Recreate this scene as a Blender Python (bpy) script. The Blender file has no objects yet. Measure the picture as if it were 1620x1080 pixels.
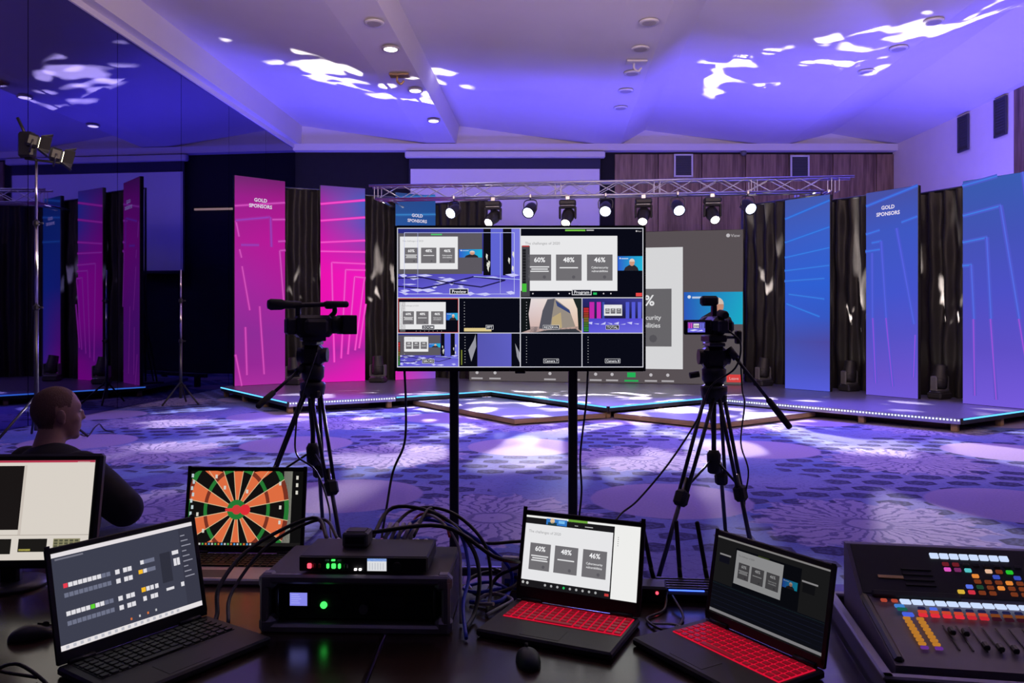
import bpy, bmesh, math, random
from mathutils import Vector, Matrix, Euler
random.seed(7)
SC = bpy.context.scene
COL = SC.collection
F, HZ, H = 1260.0, 510.0, 1.55          # focal length in pixels, horizon row, eye height

# ------------------------------------------------------------------ camera
cd = bpy.data.cameras.new('camera'); cam = bpy.data.objects.new('camera', cd); COL.objects.link(cam)
cd.sensor_width = 36.0; cd.lens = 28.0; cd.clip_start = 0.02; cd.clip_end = 200
cam.location = (0, 0, H); cam.rotation_euler = (math.pi/2, 0, 0)
cd.shift_y = -(540-HZ)/1620.0
SC.camera = cam
SC.view_settings.view_transform = 'Standard'; SC.view_settings.look = 'None'
SC.view_settings.exposure = 0.0; SC.view_settings.gamma = 1.0; SC.view_settings.use_curve_mapping = False

# ------------------------------------------------------------------ world and large lights
w = bpy.data.worlds.new('hall'); SC.world = w; w.use_nodes = True
w.node_tree.nodes['Background'].inputs[0].default_value = (0.30, 0.22, 0.55, 1)
w.node_tree.nodes['Background'].inputs[1].default_value = 0.03

def lin(r, g, b, k=1.0):
    f = lambda c: (c/255/12.92 if c/255 <= 0.04045 else ((c/255+0.055)/1.055)**2.4)
    return (f(r)*k, f(g)*k, f(b)*k, 1.0)

def look(o, target):
    o.rotation_euler = (Vector(target)-o.location).to_track_quat('-Z', 'Y').to_euler()

def area(name, loc, target, sx, sy, col, energy, spread=180):
    l = bpy.data.lights.new(name, 'AREA'); l.shape = 'RECTANGLE'; l.size = sx; l.size_y = sy
    l.color = col; l.energy = energy; l.spread = math.radians(spread)
    o = bpy.data.objects.new(name, l); COL.objects.link(o); o.location = loc; look(o, target); return o

def spot(name, loc, target, col, energy, angle, blend=0.3, gobo=None, radius=0.05, seed=0.0, thr=(0.52, 0.58)):
    l = bpy.data.lights.new(name, 'SPOT'); l.color = col; l.energy = energy
    l.spot_size = math.radians(angle); l.spot_blend = blend; l.shadow_soft_size = radius
    o = bpy.data.objects.new(name, l); COL.objects.link(o); o.location = loc; look(o, target)
    if gobo:                                           # a stencil wheel in the lamp: blobs of light
        l.use_nodes = True; nt = l.node_tree; em = nt.nodes['Emission']
        tc = nt.nodes.new('ShaderNodeTexCoord'); sx = nt.nodes.new('ShaderNodeSeparateXYZ')
        nt.links.new(tc.outputs['Normal'], sx.inputs[0])
        dx = nt.nodes.new('ShaderNodeMath'); dx.operation = 'DIVIDE'
        dy = nt.nodes.new('ShaderNodeMath'); dy.operation = 'DIVIDE'
        nt.links.new(sx.outputs[0], dx.inputs[0]); nt.links.new(sx.outputs[2], dx.inputs[1])
        nt.links.new(sx.outputs[1], dy.inputs[0]); nt.links.new(sx.outputs[2], dy.inputs[1])
        cb = nt.nodes.new('ShaderNodeCombineXYZ'); nt.links.new(dx.outputs[0], cb.inputs[0]); nt.links.new(dy.outputs[0], cb.inputs[1])
        cb.inputs[2].default_value = seed
        nz = nt.nodes.new('ShaderNodeTexNoise'); nz.inputs['Scale'].default_value = gobo; nz.inputs['Detail'].default_value = 0.6
        nt.links.new(cb.outputs[0], nz.inputs['Vector'])
        mr = nt.nodes.new('ShaderNodeMapRange'); mr.inputs[1].default_value = thr[0]; mr.inputs[2].default_value = thr[1]
        nt.links.new(nz.outputs[0], mr.inputs[0]); nt.links.new(mr.outputs[0], em.inputs['Strength'])
    return o

# added fill light for the ceiling, an unseen source above the frame
area('ceiling_fill', (2.0, 6.0, 4.6), (2.5, 17.0, 7.4), 14, 1.2, (1.0, 0.73, 0.62), 600)
# added soft fill over the floor and the tables, no fixture behind it
area('table_fill', (0.5, 1.0, 6.4), (0.5, 4.0, 0.0), 10, 3, (0.75, 0.6, 1.0), 14)
# blue battens on the floor behind the set, washing the ceiling and the back wall
BLUE = (0.13, 0.10, 1.0)
BATTENS = [((-6.25, 18.95), (-3.1, 20.7), 270), ((-0.7, 19.35), (5.3, 18.35), 330), ((8.1, 18.5), (10.3, 15.1), 430)]
for i, (a, b, e) in enumerate(BATTENS):
    m = ((a[0]+b[0])/2, (a[1]+b[1])/2)
    o = area('blue_batten_light', (m[0], m[1], 0.36), (m[0], m[1], 5), math.dist(a, b), 0.01, BLUE, e, 115)
    o.rotation_euler = (math.pi, 0, -math.atan2(b[1]-a[1], b[0]-a[0]))
# blue colour washers and white stencil beams of the truss fixtures (their housings are built further down)
TR0, TR1 = Vector((-3.15, 17.55, 0)), Vector((7.05, 16.4, 0))
def truss_pt(px):
    u = (px-810)/F; d = TR1-TR0
    t = (u*TR0.y-TR0.x)/(d.x-u*d.y); return TR0+d*t
PARS = [718, 839, 958, 1072, 1183]
MOVERS = [780, 898, 1018, 1127]
PAR_AIM = [(-5.0, 11.0, 0), (-2.0, 11.8, 0), (1.0, 11.0, 0), (4.0, 11.3, 0), (6.5, 10.0, 0)]
MOV_AIM = [(-3.4, 12.3, 0), (-0.2, 13.2, 0), (1.6, 12.6, 0), (4.6, 11.6, 0)]
for i, px in enumerate(PARS):
    p = truss_pt(px); p.z = 3.98
    a = Vector(PAR_AIM[i]); d = (a-p).normalized()
    spot('par_beam', p+d*0.2, a, (0.20, 0.13, 1.0), 3000, 60, 0.9, radius=0.1)
for i, px in enumerate(MOVERS):
    p = truss_pt(px); p.z = 3.85
    a = Vector(MOV_AIM[i]); d = (a-p).normalized()
    spot('mover_beam', p+d*0.36, a, (1.0, 0.93, 0.9), 8500, 62, 0.25, gobo=8, radius=0.035, seed=i*3.1+0.4, thr=(0.585, 0.65))
# moving heads standing on the stage, beams straight up past the black drapes
FLOOR_MOVERS = [(-4.72, 17.25, (-5.3, 18.4, 7)), (-3.02, 17.95, (-3.5, 19.1, 7)), (5.36, 17.0, (6.5, 17.8, 7)),
                (6.64, 15.68, (7.8, 16.5, 7)), (7.58, 14.12, (8.7, 14.9, 7))]
for i, (x, y, t) in enumerate(FLOOR_MOVERS):
    spot('floor_beam', (x, y, 0.2+0.74), t, (1.0, 0.95, 0.85), 5200, 46, 0.2, gobo=8, radius=0.02, seed=i*5.7+2.2, thr=(0.575, 0.65) if i < 2 else (0.60, 0.655))
# the two warm lamps on the tall stand
spot('stand_lamp_beam', (-6.02, 10.75, 3.86), (-1.0, 15.0, 1.0), (1.0, 0.86, 0.6), 160, 80, 0.6)

# ------------------------------------------------------------------ node helpers
def new_mat(name):
    m = bpy.data.materials.new(name); m.use_nodes = True
    return m, m.node_tree, m.node_tree.nodes['Principled BSDF']

def mat(name, col, rough=0.5, metal=0.0, spec=0.5, noise=0.0, nscale=30.0, bump=0.0, emit=None, es=1.0, coat=0.0):
    m, nt, b = new_mat(name)
    c = tuple(col[:3])+(1,)
    b.inputs['Base Color'].default_value = c; b.inputs['Roughness'].default_value = rough
    b.inputs['Metallic'].default_value = metal; b.inputs['Specular IOR Level'].default_value = spec
    if coat: b.inputs['Coat Weight'].default_value = coat
    if noise or bump:
        tc = nt.nodes.new('ShaderNodeTexCoord'); nz = nt.nodes.new('ShaderNodeTexNoise')
        nz.inputs['Scale'].default_value = nscale; nz.inputs['Detail'].default_value = 4
        nt.links.new(tc.outputs['Object'], nz.inputs['Vector'])
        if noise:
            mr = nt.nodes.new('ShaderNodeMapRange'); mr.inputs[3].default_value = 1-noise; mr.inputs[4].default_value = 1+noise
            nt.links.new(nz.outputs[0], mr.inputs[0])
            mx = nt.nodes.new('ShaderNodeVectorMath'); mx.operation = 'SCALE'; mx.inputs[0].default_value = c[:3]
            nt.links.new(mr.outputs[0], mx.inputs['Scale']); nt.links.new(mx.outputs[0], b.inputs['Base Color'])
        if bump:
            bp = nt.nodes.new('ShaderNodeBump'); bp.inputs['Strength'].default_value = bump; bp.inputs['Distance'].default_value = 0.01
            nt.links.new(nz.outputs[0], bp.inputs['Height']); nt.links.new(bp.outputs[0], b.inputs['Normal'])
    if emit:
        b.inputs['Emission Color'].default_value = tuple(emit[:3])+(1,); b.inputs['Emission Strength'].default_value = es
    return m

class S:                                                # tiny expression layer over math nodes
    nt = None
    def __init__(s, sock): s.k = sock
    @staticmethod
    def op(name, *a):
        n = S.nt.nodes.new('ShaderNodeMath'); n.operation = name
        for i, v in enumerate(a):
            if isinstance(v, S): S.nt.links.new(v.k, n.inputs[i])
            else: n.inputs[i].default_value = v
        return S(n.outputs[0])
    def __add__(s, o): return S.op('ADD', s, o)
    def __radd__(s, o): return S.op('ADD', o, s)
    def __sub__(s, o): return S.op('SUBTRACT', s, o)
    def __rsub__(s, o): return S.op('SUBTRACT', o, s)
    def __mul__(s, o): return S.op('MULTIPLY', s, o)
    def __rmul__(s, o): return S.op('MULTIPLY', o, s)
    def __truediv__(s, o): return S.op('DIVIDE', s, o)
    def lt(s, o): return S.op('LESS_THAN', s, o)
    def gt(s, o): return S.op('GREATER_THAN', s, o)
    def fract(s): return S.op('FRACT', s)
    def floor(s): return S.op('FLOOR', s)
    def abs(s): return S.op('ABSOLUTE', s)
    def sin(s): return S.op('SINE', s)
    def sqrt(s): return S.op('SQRT', s)
    def max(s, o): return S.op('MAXIMUM', s, o)
def step(e0, e1, v):
    n = S.nt.nodes.new('ShaderNodeMapRange'); n.interpolation_type = 'SMOOTHSTEP'
    n.inputs[1].default_value = e0; n.inputs[2].default_value = e1; S.nt.links.new(v.k, n.inputs[0]); return S(n.outputs[0])
def mixc(f, a, b):
    n = S.nt.nodes.new('ShaderNodeMix'); n.data_type = 'RGBA'
    if isinstance(f, S): S.nt.links.new(f.k, n.inputs[0])
    else: n.inputs[0].default_value = f
    for i, v in ((6, a), (7, b)):
        if isinstance(v, S): S.nt.links.new(v.k, n.inputs[i])
        else: n.inputs[i].default_value = v
    return S(n.outputs[2])
def noise(vec, scale, detail=2.0):
    n = S.nt.nodes.new('ShaderNodeTexNoise'); n.inputs['Scale'].default_value = scale; n.inputs['Detail'].default_value = detail
    S.nt.links.new(vec, n.inputs['Vector']); return S(n.outputs[0])

def carpet_material():
    m, nt, b = new_mat('woven_carpet'); S.nt = nt
    tc = nt.nodes.new('ShaderNodeTexCoord'); mp = nt.nodes.new('ShaderNodeMapping'); mp.inputs['Rotation'].default_value = (0, 0, math.radians(4))
    nt.links.new(tc.outputs['Object'], mp.inputs[0]); vec = mp.outputs[0]
    sp = nt.nodes.new('ShaderNodeSeparateXYZ'); nt.links.new(vec, sp.inputs[0]); x, y = S(sp.outputs[0]), S(sp.outputs[1])
    n1 = noise(vec, 0.55, 1); n2 = noise(vec, 7.0, 3); n3 = noise(vec, 45, 2)
    def cells(ox, oy, c):
        yy = (y+oy)/c; row = yy.floor()
        xx = (x+ox)/c + (row*0.5).fract()
        return (xx.fract()-0.5)*c, (yy.fract()-0.5)*c
    # plain pale discs and flower medallions
    ax, ay = cells(0.55, 0.2, 2.9); da = (ax*ax+ay*ay).sqrt()+n2*0.04
    bx, by = cells(2.05, 0.95, 2.9); db = (bx*bx+by*by).sqrt()
    disc = 1.0-step(0.70, 0.735, da)
    ang = S.op('ARCTAN2', by, bx)
    pet = (ang*15.0+(db*5.0).sin()*1.5+n2*7.0).sin()
    flower = 1.0-step(0.78, 0.84, db+pet*0.10)
    veins = step(0.45, 0.75, (ang*30.0+db*9.0+n2*16.0).sin())*step(0.12, 0.2, db)
    rings = step(0.6, 0.9, (db*34.0+n2*4.0).sin())*(1.0-step(0.16, 0.24, db))
    # fields of dark lozenges, staggered rows
    ly = y/0.30; lr = ly.floor(); lx = x/0.40+(lr*0.5).fract()
    hx, hy = ((lx.fract())-0.5).abs(), ((ly.fract())-0.5).abs()
    loz = (hx/0.36).max(hx/0.72+hy/0.42)
    lozm = (1.0-step(0.93, 1.0, loz))*step(0.43, 0.46, noise(vec, 0.75, 1))
    inner = (1.0-step(0.70, 0.78, loz))*step(0.42, 0.6, noise(vec, 26, 2))
    fld = mixc(step(0.35, 0.65, n1), (0.09, 0.13, 0.33, 1), (0.19, 0.18, 0.36, 1))
    swirl = step(0.80, 0.95, (n2*30.0+n1*40.0).sin())
    fld = mixc(swirl*0.55, fld, (0.08, 0.08, 0.2, 1))
    base = mixc(lozm, fld, (0.014, 0.014, 0.05, 1))
    base = mixc(lozm*inner*0.4, base, (0.12, 0.13, 0.28, 1))
    fcol = mixc(veins.max(rings)*0.75, (0.32, 0.27, 0.40, 1), (0.06, 0.05, 0.16, 1))
    base = mixc(flower, base, fcol)
    base = mixc(disc, base, (0.29, 0.22, 0.35, 1))
    base = mixc(n3*0.35, base, (0.04, 0.03, 0.08, 1))
    nt.links.new(base.k, b.inputs['Base Color']); b.inputs['Roughness'].default_value = 0.95; b.inputs['Specular IOR Level'].default_value = 0.15
    bp = nt.nodes.new('ShaderNodeBump'); bp.inputs['Strength'].default_value = 0.3; bp.inputs['Distance'].default_value = 0.004
    nt.links.new(n3.k, bp.inputs['Height']); nt.links.new(bp.outputs[0], b.inputs['Normal'])
    return m

def wood_material(name, c1, c2, rough, scale=(6, 6, 0.5), coat=0.0):
    m, nt, b = new_mat(name); S.nt = nt
    tc = nt.nodes.new('ShaderNodeTexCoord'); mp = nt.nodes.new('ShaderNodeMapping'); mp.inputs['Scale'].default_value = scale
    nt.links.new(tc.outputs['Object'], mp.inputs[0])
    n1 = noise(mp.outputs[0], 1.0, 4); n2 = noise(mp.outputs[0], 5.0, 3)
    c = mixc(step(0.35, 0.65, n1*0.7+n2*0.3), c1, c2)
    nt.links.new(c.k, b.inputs['Base Color']); b.inputs['Roughness'].default_value = rough
    if coat: b.inputs['Coat Weight'].default_value = coat; b.inputs['Coat Roughness'].default_value = 0.2
    return m

def print_material(name, k=1.0):                        # pictures on lit screens: colour stored per corner
    m = bpy.data.materials.new(name); m.use_nodes = True; nt = m.node_tree; nt.nodes.clear()
    at = nt.nodes.new('ShaderNodeAttribute'); at.attribute_name = 'Col'
    em = nt.nodes.new('ShaderNodeEmission'); em.inputs[1].default_value = k
    ou = nt.nodes.new('ShaderNodeOutputMaterial')
    nt.links.new(at.outputs['Color'], em.inputs[0]); nt.links.new(em.outputs[0], ou.inputs[0]); return m

def mirror_material():
    m, nt, b = new_mat('smoked_mirror'); S.nt = nt
    tc = nt.nodes.new('ShaderNodeTexCoord')
    c = mixc(noise(tc.outputs['Object'], 0.4, 2), (0.10, 0.085, 0.28, 1), (0.14, 0.12, 0.36, 1))
    nt.links.new(c.k, b.inputs['Base Color']); b.inputs['Metallic'].default_value = 1.0; b.inputs['Roughness'].default_value = 0.02
    return m

def emit_mat(name, col, k):
    m = bpy.data.materials.new(name); m.use_nodes = True; nt = m.node_tree; nt.nodes.clear()
    em = nt.nodes.new('ShaderNodeEmission'); em.inputs[0].default_value = tuple(col[:3])+(1,); em.inputs[1].default_value = k
    ou = nt.nodes.new('ShaderNodeOutputMaterial'); nt.links.new(em.outputs[0], ou.inputs[0]); return m

M = {
 'ceiling': mat('ceiling_paint', (0.72, 0.68, 0.72), 0.85, noise=0.03, nscale=2),
 'white_wall': mat('white_wall_paint', (0.88, 0.80, 0.84), 0.8, noise=0.04, nscale=3),
 'black_wall': mat('black_wall_fabric', (0.008, 0.008, 0.012), 0.9, noise=0.3, nscale=5),
 'carpet': carpet_material(),
 'wood_panel': wood_material('walnut_wall_panel', (0.10, 0.055, 0.035, 1), (0.32, 0.20, 0.14, 1), 0.45, (4.5, 4.5, 0.35)),
 'table': wood_material('dark_table_wood', (0.018, 0.008, 0.006, 1), (0.045, 0.022, 0.015, 1), 0.22, (1.2, 14, 14), 0.4),
 'ply': wood_material('raw_plywood', (0.22, 0.13, 0.07, 1), (0.36, 0.23, 0.13, 1), 0.7, (2, 2, 12)),
 'mirror': mirror_material(),
 'stage_top': mat('stage_lino', (0.15, 0.14, 0.20), 0.32, noise=0.15, nscale=3),
 'stage_side': mat('stage_edge_black', (0.015, 0.015, 0.018), 0.5, noise=0.2, nscale=8),
 'alu': mat('brushed_aluminium', (0.62, 0.62, 0.66), 0.32, 1.0, noise=0.08, nscale=20),
 'drape': mat('black_satin_drape', (0.026, 0.023, 0.024), 0.42, 0.0, 0.22, noise=0.25, nscale=6),
 'black': mat('black_plastic', (0.012, 0.012, 0.014), 0.42, noise=0.2, nscale=40),
 'black_gloss': mat('black_gloss_plastic', (0.008, 0.008, 0.010), 0.12, noise=0.1, nscale=20),
 'rubber': mat('black_rubber', (0.010, 0.010, 0.011), 0.7, noise=0.2, nscale=60, bump=0.1),
 'dark_grey': mat('dark_grey_plastic', (0.020, 0.019, 0.022), 0.5, noise=0.15, nscale=50),
 'grey': mat('grey_plastic', (0.12, 0.12, 0.13), 0.5, noise=0.1, nscale=40),
 'silver': mat('silver_laptop_shell', (0.72, 0.68, 0.66), 0.4, 0.2, noise=0.05, nscale=30),
 'steel': mat('dark_steel', (0.10, 0.10, 0.11), 0.35, 0.9, noise=0.1, nscale=30),
 'chrome': mat('chrome_tube', (0.7, 0.68, 0.62), 0.2, 1.0, noise=0.05, nscale=30),
 'white_plastic': mat('white_plastic', (0.7, 0.68, 0.7), 0.5, noise=0.04, nscale=20),
 'screen_cloth': mat('projection_screen_cloth', (0.82, 0.80, 0.84), 0.8, noise=0.02, nscale=4),
 'navy_cloth': mat('screen_border_cloth', (0.03, 0.03, 0.07), 0.8, noise=0.1, nscale=6),
 'grille': mat('vent_mesh', (0.05, 0.05, 0.065), 0.7, noise=0.2, nscale=30),
 'skin': mat('skin', (0.42, 0.22, 0.16), 0.5, noise=0.12, nscale=14),
 'hair': mat('cropped_hair', (0.17, 0.085, 0.06), 0.8, noise=0.3, nscale=200, bump=0.3),
 'shirt': mat('black_cotton_shirt', (0.016, 0.015, 0.015), 0.9, noise=0.2, nscale=60),
 'jeans': mat('faded_blue_jeans', (0.10, 0.12, 0.26), 0.9, noise=0.3, nscale=50),
 'brass': mat('brass_edge', (0.75, 0.5, 0.2), 0.3, 0.9, noise=0.05, nscale=10),
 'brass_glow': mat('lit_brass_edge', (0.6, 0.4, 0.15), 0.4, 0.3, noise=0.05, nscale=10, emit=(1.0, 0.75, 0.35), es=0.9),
 'case': mat('flight_case_laminate', (0.055, 0.045, 0.045), 0.5, noise=0.2, nscale=30),
 'case_edge': mat('flight_case_edge', (0.22, 0.20, 0.24), 0.45, 0.6, noise=0.1, nscale=20),
 'mixer': mat('mixer_panel_grey', (0.16, 0.14, 0.18), 0.5, noise=0.08, nscale=30),
 'cable': mat('black_cable_sheath', (0.010, 0.010, 0.012), 0.42, noise=0.15, nscale=80),
 'cable_blue': mat('blue_cable_sheath', (0.02, 0.05, 0.6), 0.35, noise=0.15, nscale=80),
 'cable_grey': mat('pale_cable_sheath', (0.35, 0.32, 0.34), 0.45, noise=0.1, nscale=80),
 'cable_red': mat('red_cable_sheath', (0.5, 0.02, 0.03), 0.4, noise=0.1, nscale=80),
 'clear': None,
 'green_mouse': mat('dark_green_rubber', (0.012, 0.03, 0.028), 0.55, noise=0.2, nscale=50),
 'lamp_white': emit_mat('lit_lens_white', (1.0, 0.95, 0.88), 9.0),
 'lamp_blue': emit_mat('lit_lens_blue', (0.62, 0.72, 1.0), 6.0),
 'lamp_warm': emit_mat('lit_lamp_warm', (1.0, 0.85, 0.5), 14.0),
 'led_line': emit_mat('led_strip_blue_white', lin(95, 190, 255), 1.6),
 'led_dot': emit_mat('led_strip_dots', (0.75, 0.85, 1.0), 1.8),
 'down_on': emit_mat('downlight_lit', (1.0, 0.93, 0.9), 5.0),
 'down_off': mat('downlight_off', (0.45, 0.42, 0.42), 0.3, noise=0.05, nscale=20),
 'glow_red': emit_mat('red_key_backlight', lin(255, 25, 65), 0.62),
 'led_red': emit_mat('red_led', (1.0, 0.06, 0.10), 2.2),
 'led_green': emit_mat('green_led', (0.06, 1.0, 0.12), 1.6),
 'sheen_blue': emit_mat('blue_sheen', (0.05, 0.12, 1.0), 3.0),
 'key': mat('key_cap', (0.012, 0.012, 0.014), 0.45, noise=0.15, nscale=90),
 'key_red': mat('key_cap_red_lit', (0.03, 0.006, 0.008), 0.45, noise=0.15, nscale=90, emit=lin(225, 12, 50), es=0.22),
 'lit': print_material('lit_picture', 1.0),
}

# ------------------------------------------------------------------ mesh helpers
def P(px, py, Y): return Vector(((px-810)/F*Y, Y, H-(py-HZ)/F*Y))
def G(px, py, z=0.0): return P(px, py, F*(H-z)/(py-HZ))

class MB:
    def __init__(s): s.v = []; s.f = []; s.sm = []; s.mi = []; s.cur = 0
    def face(s, idx, smooth=False): s.f.append(tuple(idx)); s.sm.append(smooth); s.mi.append(s.cur)
    def add(s, vs, fs, smooth=False):
        o = len(s.v); s.v += [tuple(p) for p in vs]
        for f in fs: s.face([i+o for i in f], smooth)
        return s
    def box(s, c, d, rot=None, bev=0.0, taper=1.0):
        x, y, z = d[0]/2, d[1]/2, d[2]/2; c = Vector(c)
        R = rot.to_matrix() if isinstance(rot, Euler) else rot
        tf = (lambda p: c+(R @ Vector(p))) if R is not None else (lambda p: c+Vector(p))
        b = min(bev, x*0.95, y*0.95, z*0.95)
        if b <= 0:
            vs = [(sx*x*(taper if sz > 0 else 1), sy*y*(taper if sz > 0 else 1), sz*z) for sz in (-1, 1) for sy in (-1, 1) for sx in (-1, 1)]
            return s.add([tf(p) for p in vs], [(0, 2, 3, 1), (4, 5, 7, 6), (0, 1, 5, 4), (2, 6, 7, 3), (0, 4, 6, 2), (1, 3, 7, 5)])
        # chamfered box: 24 vertices
        vs = []; key = {}
        for sx in (-1, 1):
            for sy in (-1, 1):
                for sz in (-1, 1):
                    for ax in range(3):
                        p = [sx*(x-b), sy*(y-b), sz*(z-b)]; p[ax] = (sx*x, sy*y, sz*z)[ax]
                        key[(sx, sy, sz, ax)] = len(vs); vs.append(tf(p))
        fs = []
        for ax in range(3):
            o1, o2 = [(1, 2), (2, 0), (0, 1)][ax]
            for sg in (-1, 1):
                q = []
                for a, bb in ((-1, -1), (1, -1), (1, 1), (-1, 1)):
                    t = [0, 0, 0]; t[ax] = sg; t[o1] = a; t[o2] = bb; q.append(key[(t[0], t[1], t[2], ax)])
                fs.append(q if sg > 0 else q[::-1])
        for ax in range(3):
            o1, o2 = [(1, 2), (2, 0), (0, 1)][ax]
            for s1 in (-1, 1):
                for s2 in (-1, 1):
                    q = []
                    for sa, fx in ((-1, o1), (1, o1), (1, o2), (-1, o2)):
                        t = [0, 0, 0]; t[ax] = sa; t[o1] = s1; t[o2] = s2; q.append(key[(t[0], t[1], t[2], fx)])
                    fs.append(q if s1*s2 > 0 else q[::-1])
        for sx in (-1, 1):
            for sy in (-1, 1):
                for sz in (-1, 1):
                    q = [key[(sx, sy, sz, a)] for a in range(3)]; fs.append(q if sx*sy*sz > 0 else q[::-1])
        return s.add(vs, fs)
    def cyl(s, p0, p1, r0, r1=None, n=12, cap=True, smooth=True):
        p0, p1 = Vector(p0), Vector(p1); r1 = r0 if r1 is None else r1
        d = (p1-p0).normalized(); a = d.orthogonal().normalized(); b = d.cross(a)
        ring = lambda p, r: [p+(a*math.cos(2*math.pi*i/n)+b*math.sin(2*math.pi*i/n))*r for i in range(n)]
        o = len(s.v); s.v += [tuple(q) for q in ring(p0, r0)+ring(p1, r1)]
        for i in range(n): s.face((o+i, o+(i+1) % n, o+n+(i+1) % n, o+n+i), smooth)
        if cap: s.face([o+i for i in range(n)][::-1]); s.face([o+n+i for i in range(n)])
        return s
    def lathe(s, p, axis, prof, n=20, smooth=True):     # prof: (distance along axis, radius)
        p, d = Vector(p), Vector(axis).normalized(); a = d.orthogonal().normalized(); b = d.cross(a); o = len(s.v)
        for t, r in prof: s.v += [tuple(p+d*t+(a*math.cos(2*math.pi*i/n)+b*math.sin(2*math.pi*i/n))*max(r, 1e-4)) for i in range(n)]
        for k in range(len(prof)-1):
            for i in range(n): s.face((o+k*n+i, o+k*n+(i+1) % n, o+(k+1)*n+(i+1) % n, o+(k+1)*n+i), smooth)
        s.face([o+i for i in range(n)][::-1]); m = o+(len(prof)-1)*n; s.face([m+i for i in range(n)]); return s
    def tube(s, pts, r, n=8, smooth_path=6):
        pts = [Vector(p) for p in pts]
        if smooth_path > 1 and len(pts) > 2:
            q = [pts[0]*2-pts[1]]+pts+[pts[-1]*2-pts[-2]]; out = []
            for i in range(1, len(q)-2):
                for k in range(smooth_path):
                    t = k/smooth_path; a, b, c, d = q[i-1], q[i], q[i+1], q[i+2]
                    out.append(0.5*((2*b)+(c-a)*t+(2*a-5*b+4*c-d)*t*t+(3*b-a-3*c+d)*t**3))
            out.append(pts[-1]); pts = out
        o = len(s.v); up = None
        for i, p in enumerate(pts):
            d = (pts[min(i+1, len(pts)-1)]-pts[max(i-1, 0)]).normalized()
            if up is None: up = d.orthogonal().normalized()
            up = (up-d*up.dot(d)); up = up.normalized() if up.length > 1e-6 else d.orthogonal().normalized()
            b = d.cross(up)
            s.v += [tuple(p+(up*math.cos(2*math.pi*k/n)+b*math.sin(2*math.pi*k/n))*r) for k in range(n)]
        for i in range(len(pts)-1):
            for k in range(n): s.face((o+i*n+k, o+i*n+(k+1) % n, o+(i+1)*n+(k+1) % n, o+(i+1)*n+k), True)
        s.face([o+k for k in range(n)][::-1]); m = o+(len(pts)-1)*n; s.face([m+k for k in range(n)]); return s
    def ell(s, c, r, rot=None, nu=20, nv=12):
        c = Vector(c); R = rot.to_matrix() if isinstance(rot, Euler) else rot; o = len(s.v)
        for j in range(nv+1):
            th = math.pi*j/nv
            for i in range(nu):
                ph = 2*math.pi*i/nu
                p = Vector((r[0]*math.sin(th)*math.cos(ph), r[1]*math.sin(th)*math.sin(ph), r[2]*math.cos(th)))
                s.v.append(tuple(c+(R @ p if R is not None else p)))
        for j in range(nv):
            for i in range(nu): s.face((o+j*nu+i, o+(j+1)*nu+i, o+(j+1)*nu+(i+1) % nu, o+j*nu+(i+1) % nu), True)
        return s
    def prism(s, outline, z0, z1):                      # outline: (x, y) counter-clockwise
        n = len(outline); o = len(s.v)
        s.v += [(x, y, z0) for x, y in outline]+[(x, y, z1) for x, y in outline]
        s.face([o+i for i in range(n)][::-1]); s.face([o+n+i for i in range(n)])
        for i in range(n): s.face((o+i, o+(i+1) % n, o+n+(i+1) % n, o+n+i))
        return s
    def mesh(s, name, *mats):
        me = bpy.data.meshes.new(name); me.from_pydata(s.v, [], s.f)
        for m in mats: me.materials.append(m)
        me.polygons.foreach_set('use_smooth', s.sm); me.polygons.foreach_set('material_index', s.mi); me.update(); return me
    def build(s, name, m, parent=None, loc=None, rot=None):
        ms = m if isinstance(m, (list, tuple)) else [m]
        return put(name, s.mesh(name, *ms), parent, loc, rot)

def put(name, me, parent=None, loc=None, rot=None):
    o = bpy.data.objects.new(name, me); COL.objects.link(o)
    if parent is not None: o.parent = parent
    if loc is not None: o.location = loc
    if rot is not None: o.rotation_euler = rot
    return o
def tag(o, label, cat, group=None):
    o['label'] = label; o['category'] = cat
    if group: o['group'] = group
    return o
def thing(name, label, cat, loc=(0, 0, 0), rz=0.0, group=None):
    o = bpy.data.objects.new(name, None); COL.objects.link(o); o.location = loc; o.rotation_euler = (0, 0, rz)
    o.empty_display_size = 0.1
    return tag(o, label, cat, group)
def struct(o): o['kind'] = 'structure'; return o

_glyph = {}
def text_geo(txt, bold=0.0):
    k = (txt, bold)
    if k not in _glyph:
        cu = bpy.data.curves.new('t', 'FONT'); cu.body = txt; cu.size = 1.0; cu.align_x = 'CENTER'; cu.offset = bold; cu.resolution_u = 2
        ob = bpy.data.objects.new('t', cu); COL.objects.link(ob)
        dg = bpy.context.evaluated_depsgraph_get(); me = bpy.data.meshes.new_from_object(ob.evaluated_get(dg))
        vs = [tuple(v.co) for v in me.vertices]; fs = [tuple(p.vertices) for p in me.polygons]
        bpy.data.objects.remove(ob); bpy.data.curves.remove(cu); bpy.data.meshes.remove(me)
        _glyph[k] = (vs, fs)
    return _glyph[k]

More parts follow.
